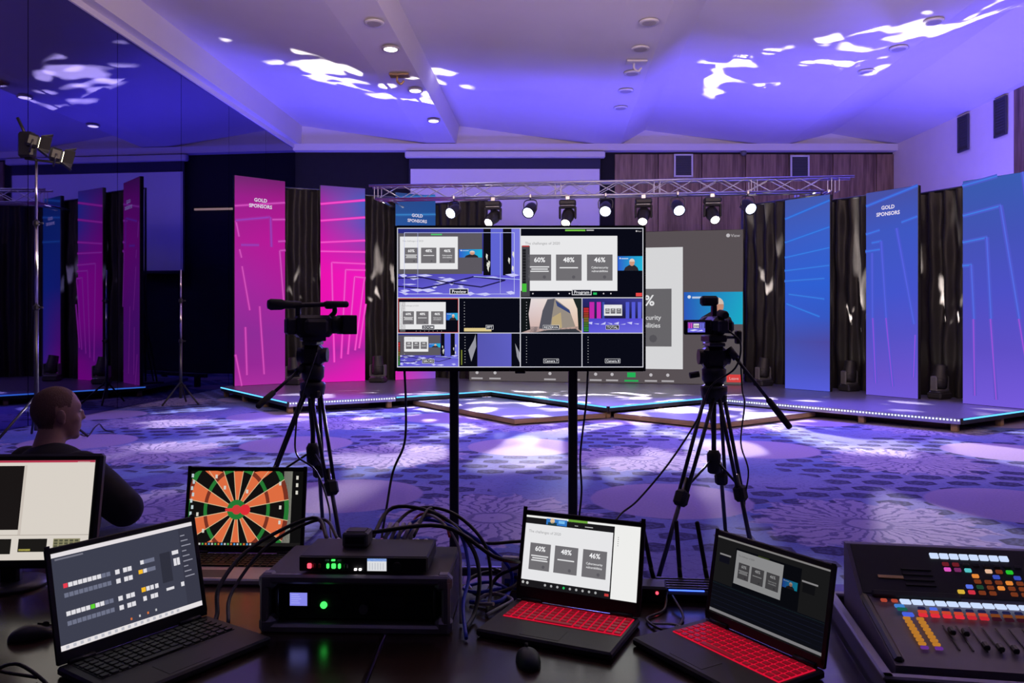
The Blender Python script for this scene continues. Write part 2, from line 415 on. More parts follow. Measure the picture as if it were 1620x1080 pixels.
class Canvas:                                           # a flat picture: x 0..1 right, y 0..1 DOWN, on a w x h metre sheet
    def __init__(s, w, h, dz=0.0004, k=1.0): s.w, s.h, s.dz, s.k = w, h, dz, k; s.v = []; s.f = []; s.c = []; s.z = 0.0; s.ox = s.oy = 0.0
    def pt(s, x, y): return (s.ox+x*s.w, s.oy+(1-y)*s.h, s.z)
    def sub(s, x0, y0, x1, y1):                         # a picture inside the picture
        t = Canvas((x1-x0)*s.w, (y1-y0)*s.h, s.dz, s.k); t.v, t.f, t.c = s.v, s.f, s.c; t.z = s.z+s.dz
        t.ox = s.ox+x0*s.w; t.oy = s.oy+(1-y1)*s.h; return t
    def layer(s): s.z += s.dz
    def poly(s, pts, col):
        o = len(s.v); s.v += [s.pt(*p) for p in pts]; s.f.append(tuple(range(o, o+len(pts))))
        cols = col if isinstance(col, list) else [col]*len(pts)
        s.c.append([tuple(a*s.k for a in c[:3])+(1,) for c in cols])
    def rect(s, x0, y0, x1, y1, col):                   # list colour order: top-left, top-right, bottom-right, bottom-left
        s.poly([(x0, y0), (x1, y0), (x1, y1), (x0, y1)], col)
    def frame(s, x0, y0, x1, y1, t, col):
        ta = t*s.w/s.h
        s.rect(x0, y0, x1, y0+ta, col); s.rect(x0, y1-ta, x1, y1, col); s.rect(x0, y0+ta, x0+t, y1-ta, col); s.rect(x1-t, y0+ta, x1, y1-ta, col)
    def line(s, a, b, t, col):                          # t in metres
        ax, ay, bx, by = a[0]*s.w, a[1]*s.h, b[0]*s.w, b[1]*s.h; L = math.hypot(bx-ax, by-ay) or 1
        nx, ny = -(by-ay)/L*t/2/s.w, (bx-ax)/L*t/2/s.h
        c2 = col if isinstance(col, list) else [col, col]
        s.poly([(a[0]+nx, a[1]+ny), (b[0]+nx, b[1]+ny), (b[0]-nx, b[1]-ny), (a[0]-nx, a[1]-ny)], [c2[0], c2[1], c2[1], c2[0]])
    def glow(s, a, b, t, col, bg):                      # a line whose edges fade into bg
        for q, c in ((t*4, 0.10), (t*2, 0.28), (t*0.8, 0.72)):
            s.line(a, b, q, tuple(bg[i]*(1-c)+col[i]*c for i in range(3))); s.layer()
    def disc(s, x, y, r, col, n=20, a0=0.0, a1=2*math.pi, r0=0.0):   # r in metres
        pts = [(x+r*math.cos(a0+(a1-a0)*i/n)/s.w, y+r*math.sin(a0+(a1-a0)*i/n)/s.h) for i in range(n+1)]
        if r0 > 0:
            inn = [(x+r0*math.cos(a0+(a1-a0)*i/n)/s.w, y+r0*math.sin(a0+(a1-a0)*i/n)/s.h) for i in range(n+1)]
            for i in range(n): s.poly([inn[i], pts[i], pts[i+1], inn[i+1]], col)
        elif a1-a0 > 6.2: s.poly(pts[:-1], col)
        else: s.poly([(x, y)]+pts, col)
    def text(s, txt, x, y, size, col, bold=0.0, align='c'):   # size: cap height as a fraction of the sheet height; y is the middle
        vs, fs = text_geo(txt, bold); sc = size*s.h/0.7; o = len(s.v)
        mn = min(v[0] for v in vs); mx = max(v[0] for v in vs)
        dx = 0 if align == 'c' else (-mn if align == 'l' else -mx)
        s.v += [(s.ox+x*s.w+(vx+dx)*sc, s.oy+(1-y)*s.h+(vy-0.35)*sc, s.z) for vx, vy, _ in vs]
        cc = tuple(a*s.k for a in col[:3])+(1,)
        for f in fs: s.f.append(tuple(i+o for i in f)); s.c.append([cc]*len(f))
    def build(s, name, parent, m=None):
        me = bpy.data.meshes.new(name); me.from_pydata(s.v, [], s.f); me.materials.append(m or M['lit'])
        at = me.color_attributes.new('Col', 'FLOAT_COLOR', 'CORNER')
        flat = [x for cs in s.c for c in cs for x in c]; at.data.foreach_set('color', flat); me.update()
        return put(name, me, parent)

# ================================================================== THE HALL
fl = MB().add([(-16, -6, 0), (16, -6, 0), (16, 27, 0), (-16, 27, 0)], [(0, 1, 2, 3)]).build('floor', M['carpet']); struct(fl)
YB = 23.9                                               # back wall
# saw-tooth ceiling: flat beams with bays that step up on one side and slope down to the next beam
prof = [(300, 231), (478, 231), (479, 200), (676, 229), (722, 229), (727, 200), (940, 230), (981, 230), (1020, 207), (1197, 230), (1243, 230), (1313, 212), (1420, 231), (1620, 231)]
B = MB(); sl = 0.053
pts = [P(a, b, YB) for a, b in prof]
front = [Vector((p.x-sl*(YB+5), -5, p.z)) for p in pts]
for i in range(len(pts)-1): B.add([front[i], front[i+1], pts[i+1], pts[i]], [(0, 1, 2, 3)])
z1 = 8.2
for i in range(len(pts)-1):
    B.add([pts[i], pts[i+1], (pts[i+1].x, YB, z1), (pts[i].x, YB, z1)], [(0, 1, 2, 3)])
B.add([(front[0].x, -5, z1), (front[-1].x, -5, z1), (pts[-1].x, YB, z1), (pts[0].x, YB, z1)], [(0, 1, 2, 3)])
struct(B.build('ceiling', M['ceiling']))
BEAM_Z = pts[1].z
struct(MB().box((3.0, YB-0.12, BEAM_Z-0.085), (19.6, 0.3, 0.20)).box((3.0, YB-0.02, BEAM_Z+0.3), (19.6, 0.1, 0.9)).build('trim_1', M['ceiling']))

# back wall: black left part, walnut panels on the right
wb = struct(MB().box((2.5, YB+0.15, 3.6), (22, 0.2, 7.6)).build('wall_back', M['black_wall']))
xs = [P(972, 240, YB).x+i*1.31 for i in range(8)]
me = MB().box((0, 0, 0), (1.29, 0.06, 6.5), bev=0.01).mesh('wood_panel', M['wood_panel'])
for i, x in enumerate(xs[:-1]):
    if x+0.66 < 11.6: put('wood_panel', me, wb, (x+0.655, YB+0.02, 3.35))
MB().box(((-4.6-3.25)/2, YB+0.03, 5.0), (1.35, 0.04, 0.06)).build('brass_strip', M['brass_glow'], wb)
# right wall with white plaster, walnut panels nearer to the camera
wr = struct(MB().box((11.55, 20.8, 4.1), (0.2, 6.6, 8.2)).build('wall_right', M['white_wall']))
for i in range(6):
    MB().box((11.5, 18.16-0.66-i*1.33, 4.1), (0.14, 1.31, 8.2), bev=0.01).build('wood_panel', M['wood_panel'], wr)
MB().box((11.6, 2.0, 4.1), (0.1, 15, 8.2)).build('plain_board', M['white_wall'], wr)
# left wall: sheets of smoked mirror with narrow joints
def wall_x(Y): return -6.82+0.0595*(Y-18.25)
ang = math.atan2(1, 0.0595)
wl = struct(MB().box((wall_x(10.5)-0.16, 10.5, 3.6), (0.08, 27.5, 7.6), rot=Euler((0, 0, ang-math.pi/2))).build('wall_left', M['black_wall']))
me = MB().box((0, 0, 0), (0.03, 2.39, 6.86)).mesh('mirror_panel', M['mirror'])
for i in range(10):
    Y = YB-1.25-i*2.4
    put('mirror_panel', me, wl, (wall_x(Y)-0.015, Y, 3.44), (0, 0, ang-math.pi/2))
struct(MB().box((wall_x(10.5)-0.01, 10.5, BEAM_Z-0.05), (0.10, 26.6, 0.12), rot=Euler((0, 0, ang-math.pi/2))).build('trim_2', M['ceiling']))

# ventilation grilles
def vent(c, w, h, label, facing='back'):
    t = thing('wall_vent', label, 'vent', c, 0 if facing == 'back' else -math.pi/2, 'ventilation grilles')
    MB().box((0, 0, 0), (w, 0.03, h)).build('backing', M['grille'], t)
    f = MB()
    for sx in (-1, 1): f.box((sx*w/2, -0.02, 0), (0.05, 0.05, h+0.05), bev=0.005)
    for sz in (-1, 1): f.box((0, -0.02, sz*h/2), (w, 0.05, 0.05), bev=0.005)
    f.build('frame', M['white_plastic'] if facing == 'back' else M['grille'], t)
    sm = MB().box((0, -0.02, 0), (w-0.05, 0.012, 0.02), rot=Euler((0.5, 0, 0))).mesh('slat', M['grille'])
    n = int(h/0.07)
    for i in range(n): put('slat', sm, t, (0, 0, -h/2+0.06+i*(h-0.1)/max(1, n-1)))
vent(P(1081, 262, YB-0.06), 0.52, 0.64, 'white-framed vent in the wood panelling nearer the projection screen')
vent(P(1265, 264, YB-0.06), 0.52, 0.64, 'white-framed vent in the wood panelling near the right wall')
def rwall(px, py): Y = 11.42/((px-810)/F); return P(px, py, Y)
vent(rwall(1525, 211), 0.42, 0.85, 'dark vent on the white right wall, the lower one nearer the corner', 'right')
vent(rwall(1584, 185), 0.42, 0.85, 'dark vent on the white right wall, the higher one nearer the wood panelling', 'right')
t = thing('dome_camera', 'small white dome camera on the wood panelled wall under the ceiling', 'security camera', P(1176, 241, YB-0.15))
MB().cyl((0, 0.14, 0.03), (0, -0.02, 0.03), 0.06).build('mount', M['white_plastic'], t); MB().ell((0, -0.02, -0.02), (0.09, 0.09, 0.09)).build('dome', M['grey'], t)

# projection screen on the back wall
t = thing('projection_screen', 'large white projection screen with a long case, hung on the back wall', 'screen', P(799, 510, YB-0.25))
def SX(px): return (px-799)/F*(YB-0.25)
def SZ(py): return -(py-510)/F*(YB-0.25)
MB().box(((SX(641)+SX(957))/2, 0, (SZ(240)+SZ(250))/2), (SX(957)-SX(641), 0.2, 0.19), bev=0.03).build('case', M['white_plastic'], t)
MB().box(((SX(647)+SX(950))/2, 0.03, (SZ(250)+SZ(430))/2), (SX(950)-SX(647), 0.012, SZ(250)-SZ(430))).build('border', M['navy_cloth'], t)
MB().box((0, 0.015, (SZ(267)+SZ(426))/2), (SX(948)-SX(649), 0.01, SZ(267)-SZ(426))).build('screen_surface', M['screen_cloth'], t)
MB().cyl((SX(647), 0.02, SZ(430)), (SX(950), 0.02, SZ(430)), 0.04).build('bottom_bar', M['black'], t)

# recessed downlights on the beams
def down(px, py, lit, label):
    p = P(px, py, F*(BEAM_Z-H)/(HZ-py))
    t = thing('downlight', label, 'ceiling light', (p.x, p.y, BEAM_Z), 0, 'recessed downlights')
    MB().lathe((0, 0, -0.03), (0, 0, 1), [(0, 0.14), (0.0, 0.17), (0.028, 0.175)], 20).build('trim_ring', M['white_plastic'] if not lit else M['down_off'], t)
    MB().lathe((0, 0, -0.036), (0, 0, 1), [(0, 0.12), (0.008, 0.135)], 20).build('lens', M['down_on'] if lit else M['down_off'], t)
    if lit:
        l = bpy.data.lights.new('downlight_lamp', 'SPOT'); l.energy = 60; l.spot_size = 1.6; l.color = (1, 0.9, 0.8); l.shadow_soft_size = 0.1
        o = bpy.data.objects.new('downlight_lamp', l); COL.objects.link(o); o.parent = t; o.location = (0, 0, -0.06)
for px, py, lit, lab in [(592, 35, 0, 'unlit round downlight on the left beam, nearest to the camera'), (618, 76, 1, 'lit round downlight on the left beam, nearest of its three lit ones'),
    (657, 142, 1, 'lit round downlight on the left beam, middle of its three lit ones'), (686, 190, 1, 'lit round downlight on the left beam, nearest to the stage wall'),
    (1027, 34, 0, 'unlit downlight on the middle beam, nearest to the camera'), (1013, 76, 0, 'unlit downlight on the middle beam, just before the small bracket'),
    (1000, 115, 0, 'unlit downlight on the middle beam, just behind the small bracket'), (990, 143, 0, 'unlit downlight on the middle beam, second from the stage end'),
    (982, 170, 0, 'unlit downlight on the middle beam, nearest to the stage wall'),
    (1477, 33, 0, 'unlit downlight on the right beam, nearest to the camera'), (1422, 76, 0, 'unlit downlight on the right beam, middle one'),
    (1371, 113, 0, 'unlit downlight on the right beam, beside the white light splashes')]:
    down(px, py, lit, lab)
for px, py, lab, m in [(632, 118, 'brass hook bracket under the left ceiling beam', M['brass']), (1007, 97, 'white hook bracket under the middle ceiling beam', M['white_plastic'])]:
    p = P(px, py, F*(BEAM_Z-H)/(HZ-py)); t = thing('ceiling_bracket', lab, 'bracket', (p.x, p.y, BEAM_Z))
    MB().box((0, 0, -0.02), (0.42, 0.25, 0.04), bev=0.01).build('plate', m, t)
    MB().tube([(-0.05, 0, -0.04), (-0.05, 0, -0.14), (0.03, 0, -0.2), (0.1, 0, -0.13)], 0.022).build('hook', m, t)

# ================================================================== THE STAGE
SH = 0.20
outl = [(-6.08, 16.71), (-3.80, 13.55), (-2.13, 14.51), (-0.41, 15.81), (1.55, 12.83), (3.55, 14.37), (6.32, 11.21), (9.4, 13.35), (8.9, 15.5), (6.9, 18.4), (3.5, 19.6), (-2.4, 20.6), (-5.6, 19.3)]
st = thing('stage', 'wide dark zigzag stage deck edged with blue LED strips', 'stage', (0, 16, 0))
def SL(pts2): return [(x, y-16) for x, y in pts2]
MB().prism(SL(outl), SH-0.075, SH).build('deck', [M['stage_top']], st)
edge_kind = ['tube', 'dots', 'tube', 'tube', 'tube', 'dots', 'tube']
for i, kind in enumerate(edge_kind):
    a, b = Vector(SL(outl)[i]+(0,)), Vector(SL(outl)[i+1]+(0,)); d = (b-a); L = d.length; d.normalize(); n = Vector((d.y, -d.x, 0))
    rz = math.atan2(d.y, d.x); mid = (a+b)/2+n*0.012
    e = MB().box((0, 0, 0), (L, 0.024, 0.085), rot=Euler((0, 0, rz))).build('edge_profile', M['alu'] if kind == 'dots' else M['stage_side'], st, (mid.x, mid.y, SH-0.042))
    if kind == 'tube':
        c = mid+n*0.02
        MB().box((0, 0, 0), (L-0.02, 0.016, 0.024), rot=Euler((0, 0, rz)), bev=0.005).build('led_strip', M['led_line'], st, (c.x, c.y, SH-0.012))
    else:
        q = MB(); m = int(L/0.048)
        for k in range(m):
            p = n*0.014+d*(-L/2+(k+0.5)*L/m); q.box((p.x, p.y, 0), (0.022, 0.008, 0.022), rot=Euler((0, 0, rz)))
        o = q.build('led_dots', M['led_dot'], st, (mid.x, mid.y, SH-0.028)); o['kind'] = 'stuff'
    # plywood feet and the dark plinth set back under the deck
    k = max(1, int(L/1.25)); 
    fm = MB().box((0, 0, 0), (0.09, 0.09, SH-0.075), bev=0.006).mesh('foot', M['ply'])
    for j in range(k+1):
        if i > 0 and j == 0: continue
        p = a+d*(0.10+(L-0.2)*j/k)-n*0.06; put('foot', fm, st, (p.x, p.y, (SH-0.075)/2), (0, 0, rz))
    p = (a+b)/2-n*0.42; MB().box((0, 0, 0), (L-0.7, 0.03, SH-0.08), rot=Euler((0, 0, rz))).build('plinth_board', M['ply'], st, (p.x, p.y, (SH-0.08)/2))
def low_platform(pts2, label):
    cx = sum(p[0] for p in pts2)/4; cy = sum(p[1] for p in pts2)/4
    t = thing('low_platform', label, 'platform', (cx, cy, 0), 0, 'low diamond platforms before the stage')
    L = [(x-cx, y-cy) for x, y in pts2]
    MB().prism(L, 0.02, 0.085).build('frame', M['ply'], t); MB().prism([(x*0.992, y*0.992) for x, y in L], 0.085, 0.095).build('top_sheet', M['stage_top'], t)
    for x, y in L: MB().box((x*0.9, y*0.9, 0.01), (0.1, 0.1, 0.02)).build('foot', M['ply'], t)
low_platform([(0.04, 12.0), (1.50, 12.80), (-0.44, 15.70), (-1.86, 14.92)], 'low diamond platform in the stage notch behind the large display')
low_platform([(2.96, 11.49), (4.95, 13.00), (3.54, 14.25), (1.64, 12.80)], 'low diamond platform in the stage notch behind the right camera tripod')

# ------------------------------------------------------------------ printed panels, the wash light on them put into glowing colours
def lerp(a, b, t): return tuple(a[i]*(1-t)+b[i]*t for i in range(3))
def panel(a, b, top, label, draw, k=1.0, group='tall glowing set panels'):
    a, b = Vector(a+(SH,)), Vector(b+(SH,)); d = b-a; W = d.length; rz = math.atan2(d.y, d.x); Hh = top-SH
    t = thing('set_panel', label, 'set panel', a, rz, group)
    MB().box((W/2, 0.045, Hh/2), (W, 0.08, Hh), bev=0.006).build('frame', M['black'], t)
    MB().box((W/2, 0.35, 0.02), (W*0.34, 0.55, 0.04)).build('base_plate', M['steel'], t)
    for x in (W*0.4, W*0.6): MB().cyl((x, 0.5, 0.04), (x, 0.09, Hh*0.55), 0.02, n=8).build('brace', M['steel'], t)
    cv = Canvas(W-0.012, Hh-0.012, 0.0015, k); draw(cv); o = cv.build('lit_print_front', t)
    o.location = (0.006, 0.0, 0.006); o.rotation_euler = (math.pi/2, 0, 0)
    return t
def grad(cv, rows, n=14):                               # rows: (y, left colour, right colour)
    for i in range(len(rows)-1):
        (y0, l0, r0), (y1, l1, r1) = rows[i], rows[i+1]
        m = 4
        for j in range(m):
            t0, t1 = j/m, (j+1)/m
            q = lambda t, s: lerp(lerp(l0, r0, s), lerp(l1, r1, s), t)
            for e in range(4):
                s0, s1 = e/4, (e+1)/4
                cv.rect(s0, y0+(y1-y0)*t0, s1, y0+(y1-y0)*t1, [q(t0, s0), q(t0, s1), q(t1, s1), q(t1, s0)])
    cv.layer()
C = lin
def sponsors(cv, x, y, s=0.020):
    cv.layer(); cv.text('GOLD', x, y, s, C(235, 225, 245), 0.03); cv.text('SPONSORS', x, y+s*1.75, s, C(235, 225, 245), 0.03)
def d_p1(cv):
    grad(cv, [(0, C(120, 45, 120), C(125, 35, 120)), (0.1, C(165, 35, 150), C(175, 30, 150)), (0.3, C(185, 35, 160), C(200, 25, 165)), (0.5, C(175, 45, 170), C(185, 35, 165)), (0.75, C(150, 50, 160), C(160, 45, 165)), (0.9, C(160, 45, 160), C(165, 45, 165)), (1, C(185, 50, 170), C(180, 50, 170))])
    bg = C(180, 40, 160); l = C(255, 110, 230)
    for a, b in [((0.0, 0.145), (1, 0.105)), ((0.72, 0.195), (1, 0.188)), ((0.02, 0.215), (0.08, 0.29)), ((0.85, 0.30), (1, 0.295)), ((0.88, 0.345), (1, 0.34)), ((0.88, 0.345), (0.97, 0.62)), ((0.13, 0.43), (0.28, 0.64)), ((0.08, 0.35), (0.12, 0.39)), ((0.47, 0.62), (0.56, 0.95)), ((0.19, 0.72), (0.22, 0.95)), ((0.0, 0.85), (0.12, 1.0))]:
        cv.glow(a, b, 0.016, l, bg)
    b2 = C(150, 80, 220)
    for a, b in [((0.0, 0.215), (0.68, 0.185)), ((0.68, 0.185), (0.7, 0.33)), ((0.1, 0.33), (0.45, 0.325))]: cv.glow(a, b, 0.02, b2, bg)
    sponsors(cv, 0.48, 0.108, 0.0165)
def d_p2(cv):
    grad(cv, [(0, C(110, 60, 150), C(95, 75, 170)), (0.07, C(160, 45, 165), C(70, 95, 195)), (0.2, C(190, 35, 170), C(100, 80, 190)), (0.33, C(225, 25, 180), C(175, 50, 180)), (0.45, C(240, 20, 180), C(245, 25, 195)), (0.7, C(235, 20, 180), C(240, 25, 190)), (0.84, C(170, 40, 165), C(175, 40, 165)), (0.9, C(175, 45, 170), C(225, 30, 180)), (1, C(225, 30, 180), C(240, 25, 190))])
    bg = C(235, 25, 180); l = C(255, 120, 235)
    for a, b in [((0, 0.095), (1, 0.06)), ((0, 0.18), (1, 0.15)), ((0, 0.29), (1, 0.27)), ((0, 0.335), (1, 0.33)), ((0.24, 0.39), (1, 0.392)), ((0.24, 0.39), (0.30, 0.90)), ((0.55, 0.425), (1, 0.425)), ((0.55, 0.425), (0.45, 0.88)), ((0.75, 0.46), (1, 0.465)), ((0.75, 0.46), (0.6, 0.86)), ((0.97, 0.47), (0.76, 0.84)), ((1, 0.60), (0.85, 0.83))]:
        cv.glow(a, b, 0.014, l, bg)
def d_p3(cv):
    grad(cv, [(0, C(50, 75, 140), C(40, 80, 150)), (0.15, C(45, 90, 165), C(40, 85, 160)), (0.5, C(60, 80, 180), C(50, 90, 190)), (0.8, C(170, 50, 180), C(100, 80, 200)), (0.93, C(225, 40, 190), C(130, 80, 205)), (1, C(235, 45, 190), C(140, 90, 215))])
    bg = C(45, 90, 165); l = C(70, 160, 235)
    for a, b in [((0, 0.03), (1, -0.0)), ((0, 0.12), (1, 0.10)), ((0, 0.25), (1, 0.24))]: cv.glow(a, b, 0.02, l, bg)
    sponsors(cv, 0.53, 0.115, 0.0165)
def d_p4(cv):
    grad(cv, [(0, C(70, 90, 175), C(72, 92, 180)), (0.2, C(62, 95, 200), C(60, 98, 205)), (0.45, C(50, 98, 215), C(48, 98, 215)), (0.62, C(62, 92, 205), C(55, 90, 200)), (0.75, C(72, 82, 175), C(78, 75, 165)), (0.88, C(75, 88, 195), C(78, 84, 190)), (1, C(85, 95, 220), C(88, 95, 225))])
    bg = C(55, 95, 205); l = C(60, 145, 250)
    for a, b in [((0, 0.10), (1, 0.03)), ((0, 0.225), (1, 0.165)), ((0, 0.305), (1, 0.27)), ((0, 0.375), (1, 0.36)), ((0, 0.43), (0.9, 0.425)), ((0.1, 0.50), (0.9, 0.53)), ((0.05, 0.55), (0.8, 0.62))]: cv.glow(a, b, 0.014, l, bg)
def d_p5(cv):
    grad(cv, [(0, C(75, 82, 165), C(72, 85, 172)), (0.2, C(66, 90, 195), C(64, 90, 200)), (0.5, C(68, 88, 208), C(72, 86, 210)), (0.7, C(85, 84, 200), C(88, 84, 205)), (0.9, C(105, 84, 205), C(110, 86, 212)), (1, C(112, 90, 220), C(115, 90, 222))])
    bg = C(72, 88, 205); l = C(60, 140, 250); p = C(170, 80, 240)
    for a, b in [((0, 0.065), (1, 0.0)), ((0, 0.205), (0.28, 0.19)), ((0.7, 0.165), (1, 0.145)), ((0.12, 0.25), (0.32, 0.245)), ((0, 0.29), (0.3, 0.285))]: cv.glow(a, b, 0.016, l, bg)
    for a, b in [((0.32, 0.245), (0.42, 0.62)), ((0.62, 0.19), (0.95, 0.65))]: cv.glow(a, b, 0.018, C(95, 105, 245), bg)
    for a, b in [((0.42, 0.62), (0.55, 0.95)), ((0.16, 0.62), (0.22, 0.94)), ((0.15, 0.3), (0.16, 0.62)), ((0.98, 0.7), (0.95, 0.9))]: cv.glow(a, b, 0.016, p if a[1] > 0.5 else C(95, 105, 240), bg)
    sponsors(cv, 0.47, 0.085, 0.0175)
def d_p6(cv):
    grad(cv, [(0, C(60, 92, 178), C(60, 95, 185)), (0.25, C(70, 85, 185), C(70, 85, 190)), (0.5, C(78, 82, 200), C(80, 82, 205)), (0.75, C(95, 80, 200), C(98, 82, 205)), (1, C(118, 92, 222), C(122, 92, 226))])
    bg = C(80, 84, 200); l = C(60, 145, 250); p = C(185, 85, 235)
    for a, b in [((0, 0.155), (0.55, 0.13)), ((0, 0.275), (0.36, 0.262)), ((0, 0.38), (0.14, 0.378)), ((0.0, 0.02), (0.5, 0.0))]: cv.glow(a, b, 0.018, l, bg)
    for a, b in [((0.55, 0.13), (0.80, 0.62)), ((0.36, 0.262), (0.42, 0.62)), ((0.14, 0.378), (0.18, 0.62)), ((0.85, 0.0), (1.0, 0.35))]: cv.glow(a, b, 0.018, C(90, 120, 250), bg)
    for a, b in [((0.80, 0.62), (0.98, 0.97)), ((0.42, 0.62), (0.5, 0.97)), ((0.18, 0.62), (0.2, 0.96))]: cv.glow(a, b, 0.016, p, bg)
panel((-5.87, 16.84), (-5.01, 17.60), 4.67, 'tall pink panel reading GOLD SPONSORS at the left end of the stage', d_p1, 0.85)
panel((-4.31, 17.90), (-3.38, 18.35), 4.64, 'vivid magenta panel with nested light lines, behind the left camcorder', d_p2, 0.95)
panel((-2.73, 18.63), (-1.84, 19.20), 4.60, 'blue and pink panel mostly hidden behind the big display', d_p3, 0.85)
panel((5.58, 16.29), (6.19, 15.50), 4.05, 'plain blue panel with slanting streaks, beside the LED wall', d_p4, 0.95)
panel((6.62, 14.90), (7.15, 14.02), 3.97, 'violet-blue panel reading GOLD SPONSORS on the right wing', d_p5, 0.95)
panel((7.50, 13.26), (8.06, 12.25), 3.90, 'violet-blue panel cut off by the right picture edge', d_p6, 0.95)

# ------------------------------------------------------------------ black pleated drapes between the panels
def drape(a, b, top, label, back, over=0.45, seed=0):
    rnd = random.Random(seed); a, b = Vector(a), Vector(b); d = (b-a).normalized(); nrm = Vector((-d.y, d.x))
    if nrm.y < 0: nrm = -nrm
    o1, o2 = over if isinstance(over, tuple) else (over, over); a2 = a-d*o1+nrm*back; b2 = b+d*o2+nrm*back; L = (b2-a2).length; rz = math.atan2(d.y, d.x)
    t = thing('stage_drape', label, 'drape', (a2.x, a2.y, SH), rz, 'black satin drapes between the panels')
    n, m = int(L/0.022), 26; q = MB(); Ht = top-SH; sgn = 1
    ph = [rnd.uniform(0, 6) for _ in range(6)]
    for j in range(m+1):
        z = Ht*j/m; loose = 0.5+0.5*math.sin(z*1.3+ph[0])
        for i in range(n+1):
            x = L*i/n
            w = 0.05*math.sin(x*2*math.pi/0.27+ph[1]+0.35*math.sin(z*1.1+ph[2]))+0.035*math.sin(x*2*math.pi/0.43+ph[3]+0.6*math.sin(z*0.8+ph[4]))*loose+0.018*math.sin(z*3.3+x*9+ph[5])+0.01*math.sin(z*7+x*21)
            q.v.append((x, w, z))
    for j in range(m):
        for i in range(n): o = j*(n+1)+i; q.face((o, o+1, o+n+2, o+n+1), True)
    q.build('cloth', M['drape'], t)
    MB().cyl((-0.05, 0, Ht+0.01), (L+0.05, 0, Ht+0.01), 0.025, n=8).build('hanging_rail', M['steel'], t)
    for x in (-0.04, L+0.04): MB().cyl((x, 0.06, 0), (x, 0.06, Ht+0.03), 0.025, n=8).build('upright', M['steel'], t)
drape((-5.01, 17.60), (-4.31, 17.90), 4.55, 'black satin drape between the two pink panels', 0.25, 0.3, 1)
drape((-3.38, 18.35), (-2.73, 18.63), 4.50, 'black satin drape just left of the big display', 0.25, 0.3, 2)
drape((-1.84, 19.20), (-1.0, 18.75), 4.45, 'black satin drape hidden behind the big display left of the LED wall', 0.30, 0.35, 3)
drape((4.98, 17.2), (5.58, 16.29), 4.2, 'black satin drape between the LED wall and the plain blue panel', 0.85, (0.75, 0.2), 4)
drape((6.19, 15.5), (6.62, 14.9), 4.05, 'black satin drape between the plain blue panel and the GOLD SPONSORS panel', 0.85, (0.62, 0.2), 5)
drape((7.15, 14.02), (7.5, 13.26), 3.95, 'black satin drape left of the panel at the right picture edge', 0.85, (0.62, 0.2), 6)

# ------------------------------------------------------------------ pictures shown on screens
def slide(cv, x0, y0, x1, y1, dim=1.0, full=True):      # the slide: white page, three grey boxes
    s = cv.sub(x0, y0, x1, y1); g = lambda r: C(r, r, r+2, dim)
    s.rect(0, 0, 1, 1, g(232)); s.layer()
    s.text('The challenges of 2020', 0.045, 0.135, 0.048, g(150), 0.0, 'l')
    for i, (bx0, bx1, tx) in enumerate([(0.075, 0.315, '60%'), (0.365, 0.63, '48%'), (0.685, 0.95, '46%')]):
        s.rect(bx0, 0.34, bx1, 0.815, C(112, 110, 114, dim)); s.layer(); m = (bx0+bx1)/2
        s.text(tx, m, 0.435, 0.085, g(245), 0.02)
        rows = [(0.10, 0.565), (0.085, 0.605), (0.095, 0.645)] if i == 0 else ([(0.095, 0.58)] if i == 1 else [])
        for hw, yy in rows: s.rect(m-hw, yy-0.011, m+hw, yy+0.011, g(225))
        if i == 2: s.text('Cybersecurity', m, 0.575, 0.038, g(235), 0.01); s.text('vulnerabilities', m, 0.64, 0.038, g(235), 0.01)
        s.disc(m+0.05, 0.75, 0.03*s.w*0.6, C(92, 90, 96, dim), 8); s.layer()
def thumb(cv, x0, y0, x1, y1, dim=1.0):                 # the speaker's video tile
    s = cv.sub(x0, y0, x1, y1)
    s.rect(0, 0, 1, 1, [C(45, 95, 200, dim), C(35, 175, 215, dim), C(30, 185, 215, dim), C(50, 90, 205, dim)]); s.layer()
    s.rect(0.14, 0.14, 0.42, 0.20, C(200, 215, 240, dim)); s.disc(0.09, 0.15, 0.03*s.w, C(235, 240, 250, dim), 10); s.layer()
    s.poly([(0.24, 1), (0.30, 0.78), (0.45, 0.62), (0.68, 0.62), (0.80, 0.8), (0.84, 1)], C(45, 40, 45, dim)); s.layer()
    s.poly([(0.46+0.11*(1+math.cos(a)), 0.43+0.25*math.sin(a)) for a in [i*math.pi/9 for i in range(18)]], C(205, 150, 125, dim)); s.layer()
    s.poly([(0.46+0.11*(1+math.cos(a)), 0.38+0.21*math.sin(a)) for a in [math.pi+i*math.pi/9 for i in range(10)]], C(225, 205, 190, dim))
def icons(cv, y, n0, dim=1.0, sz=0.012, labels=False):
    for x, c in n0: cv.disc(x, y, sz*cv.w*0.6, C(*c, dim), 10); 
    if labels:
        for x, c in n0: cv.rect(x-0.022, y+0.034, x+0.022, y+0.045, C(*c, dim*0.8))
W_, GR_, RD_ = (205, 200, 205), (40, 190, 95), (225, 75, 75)
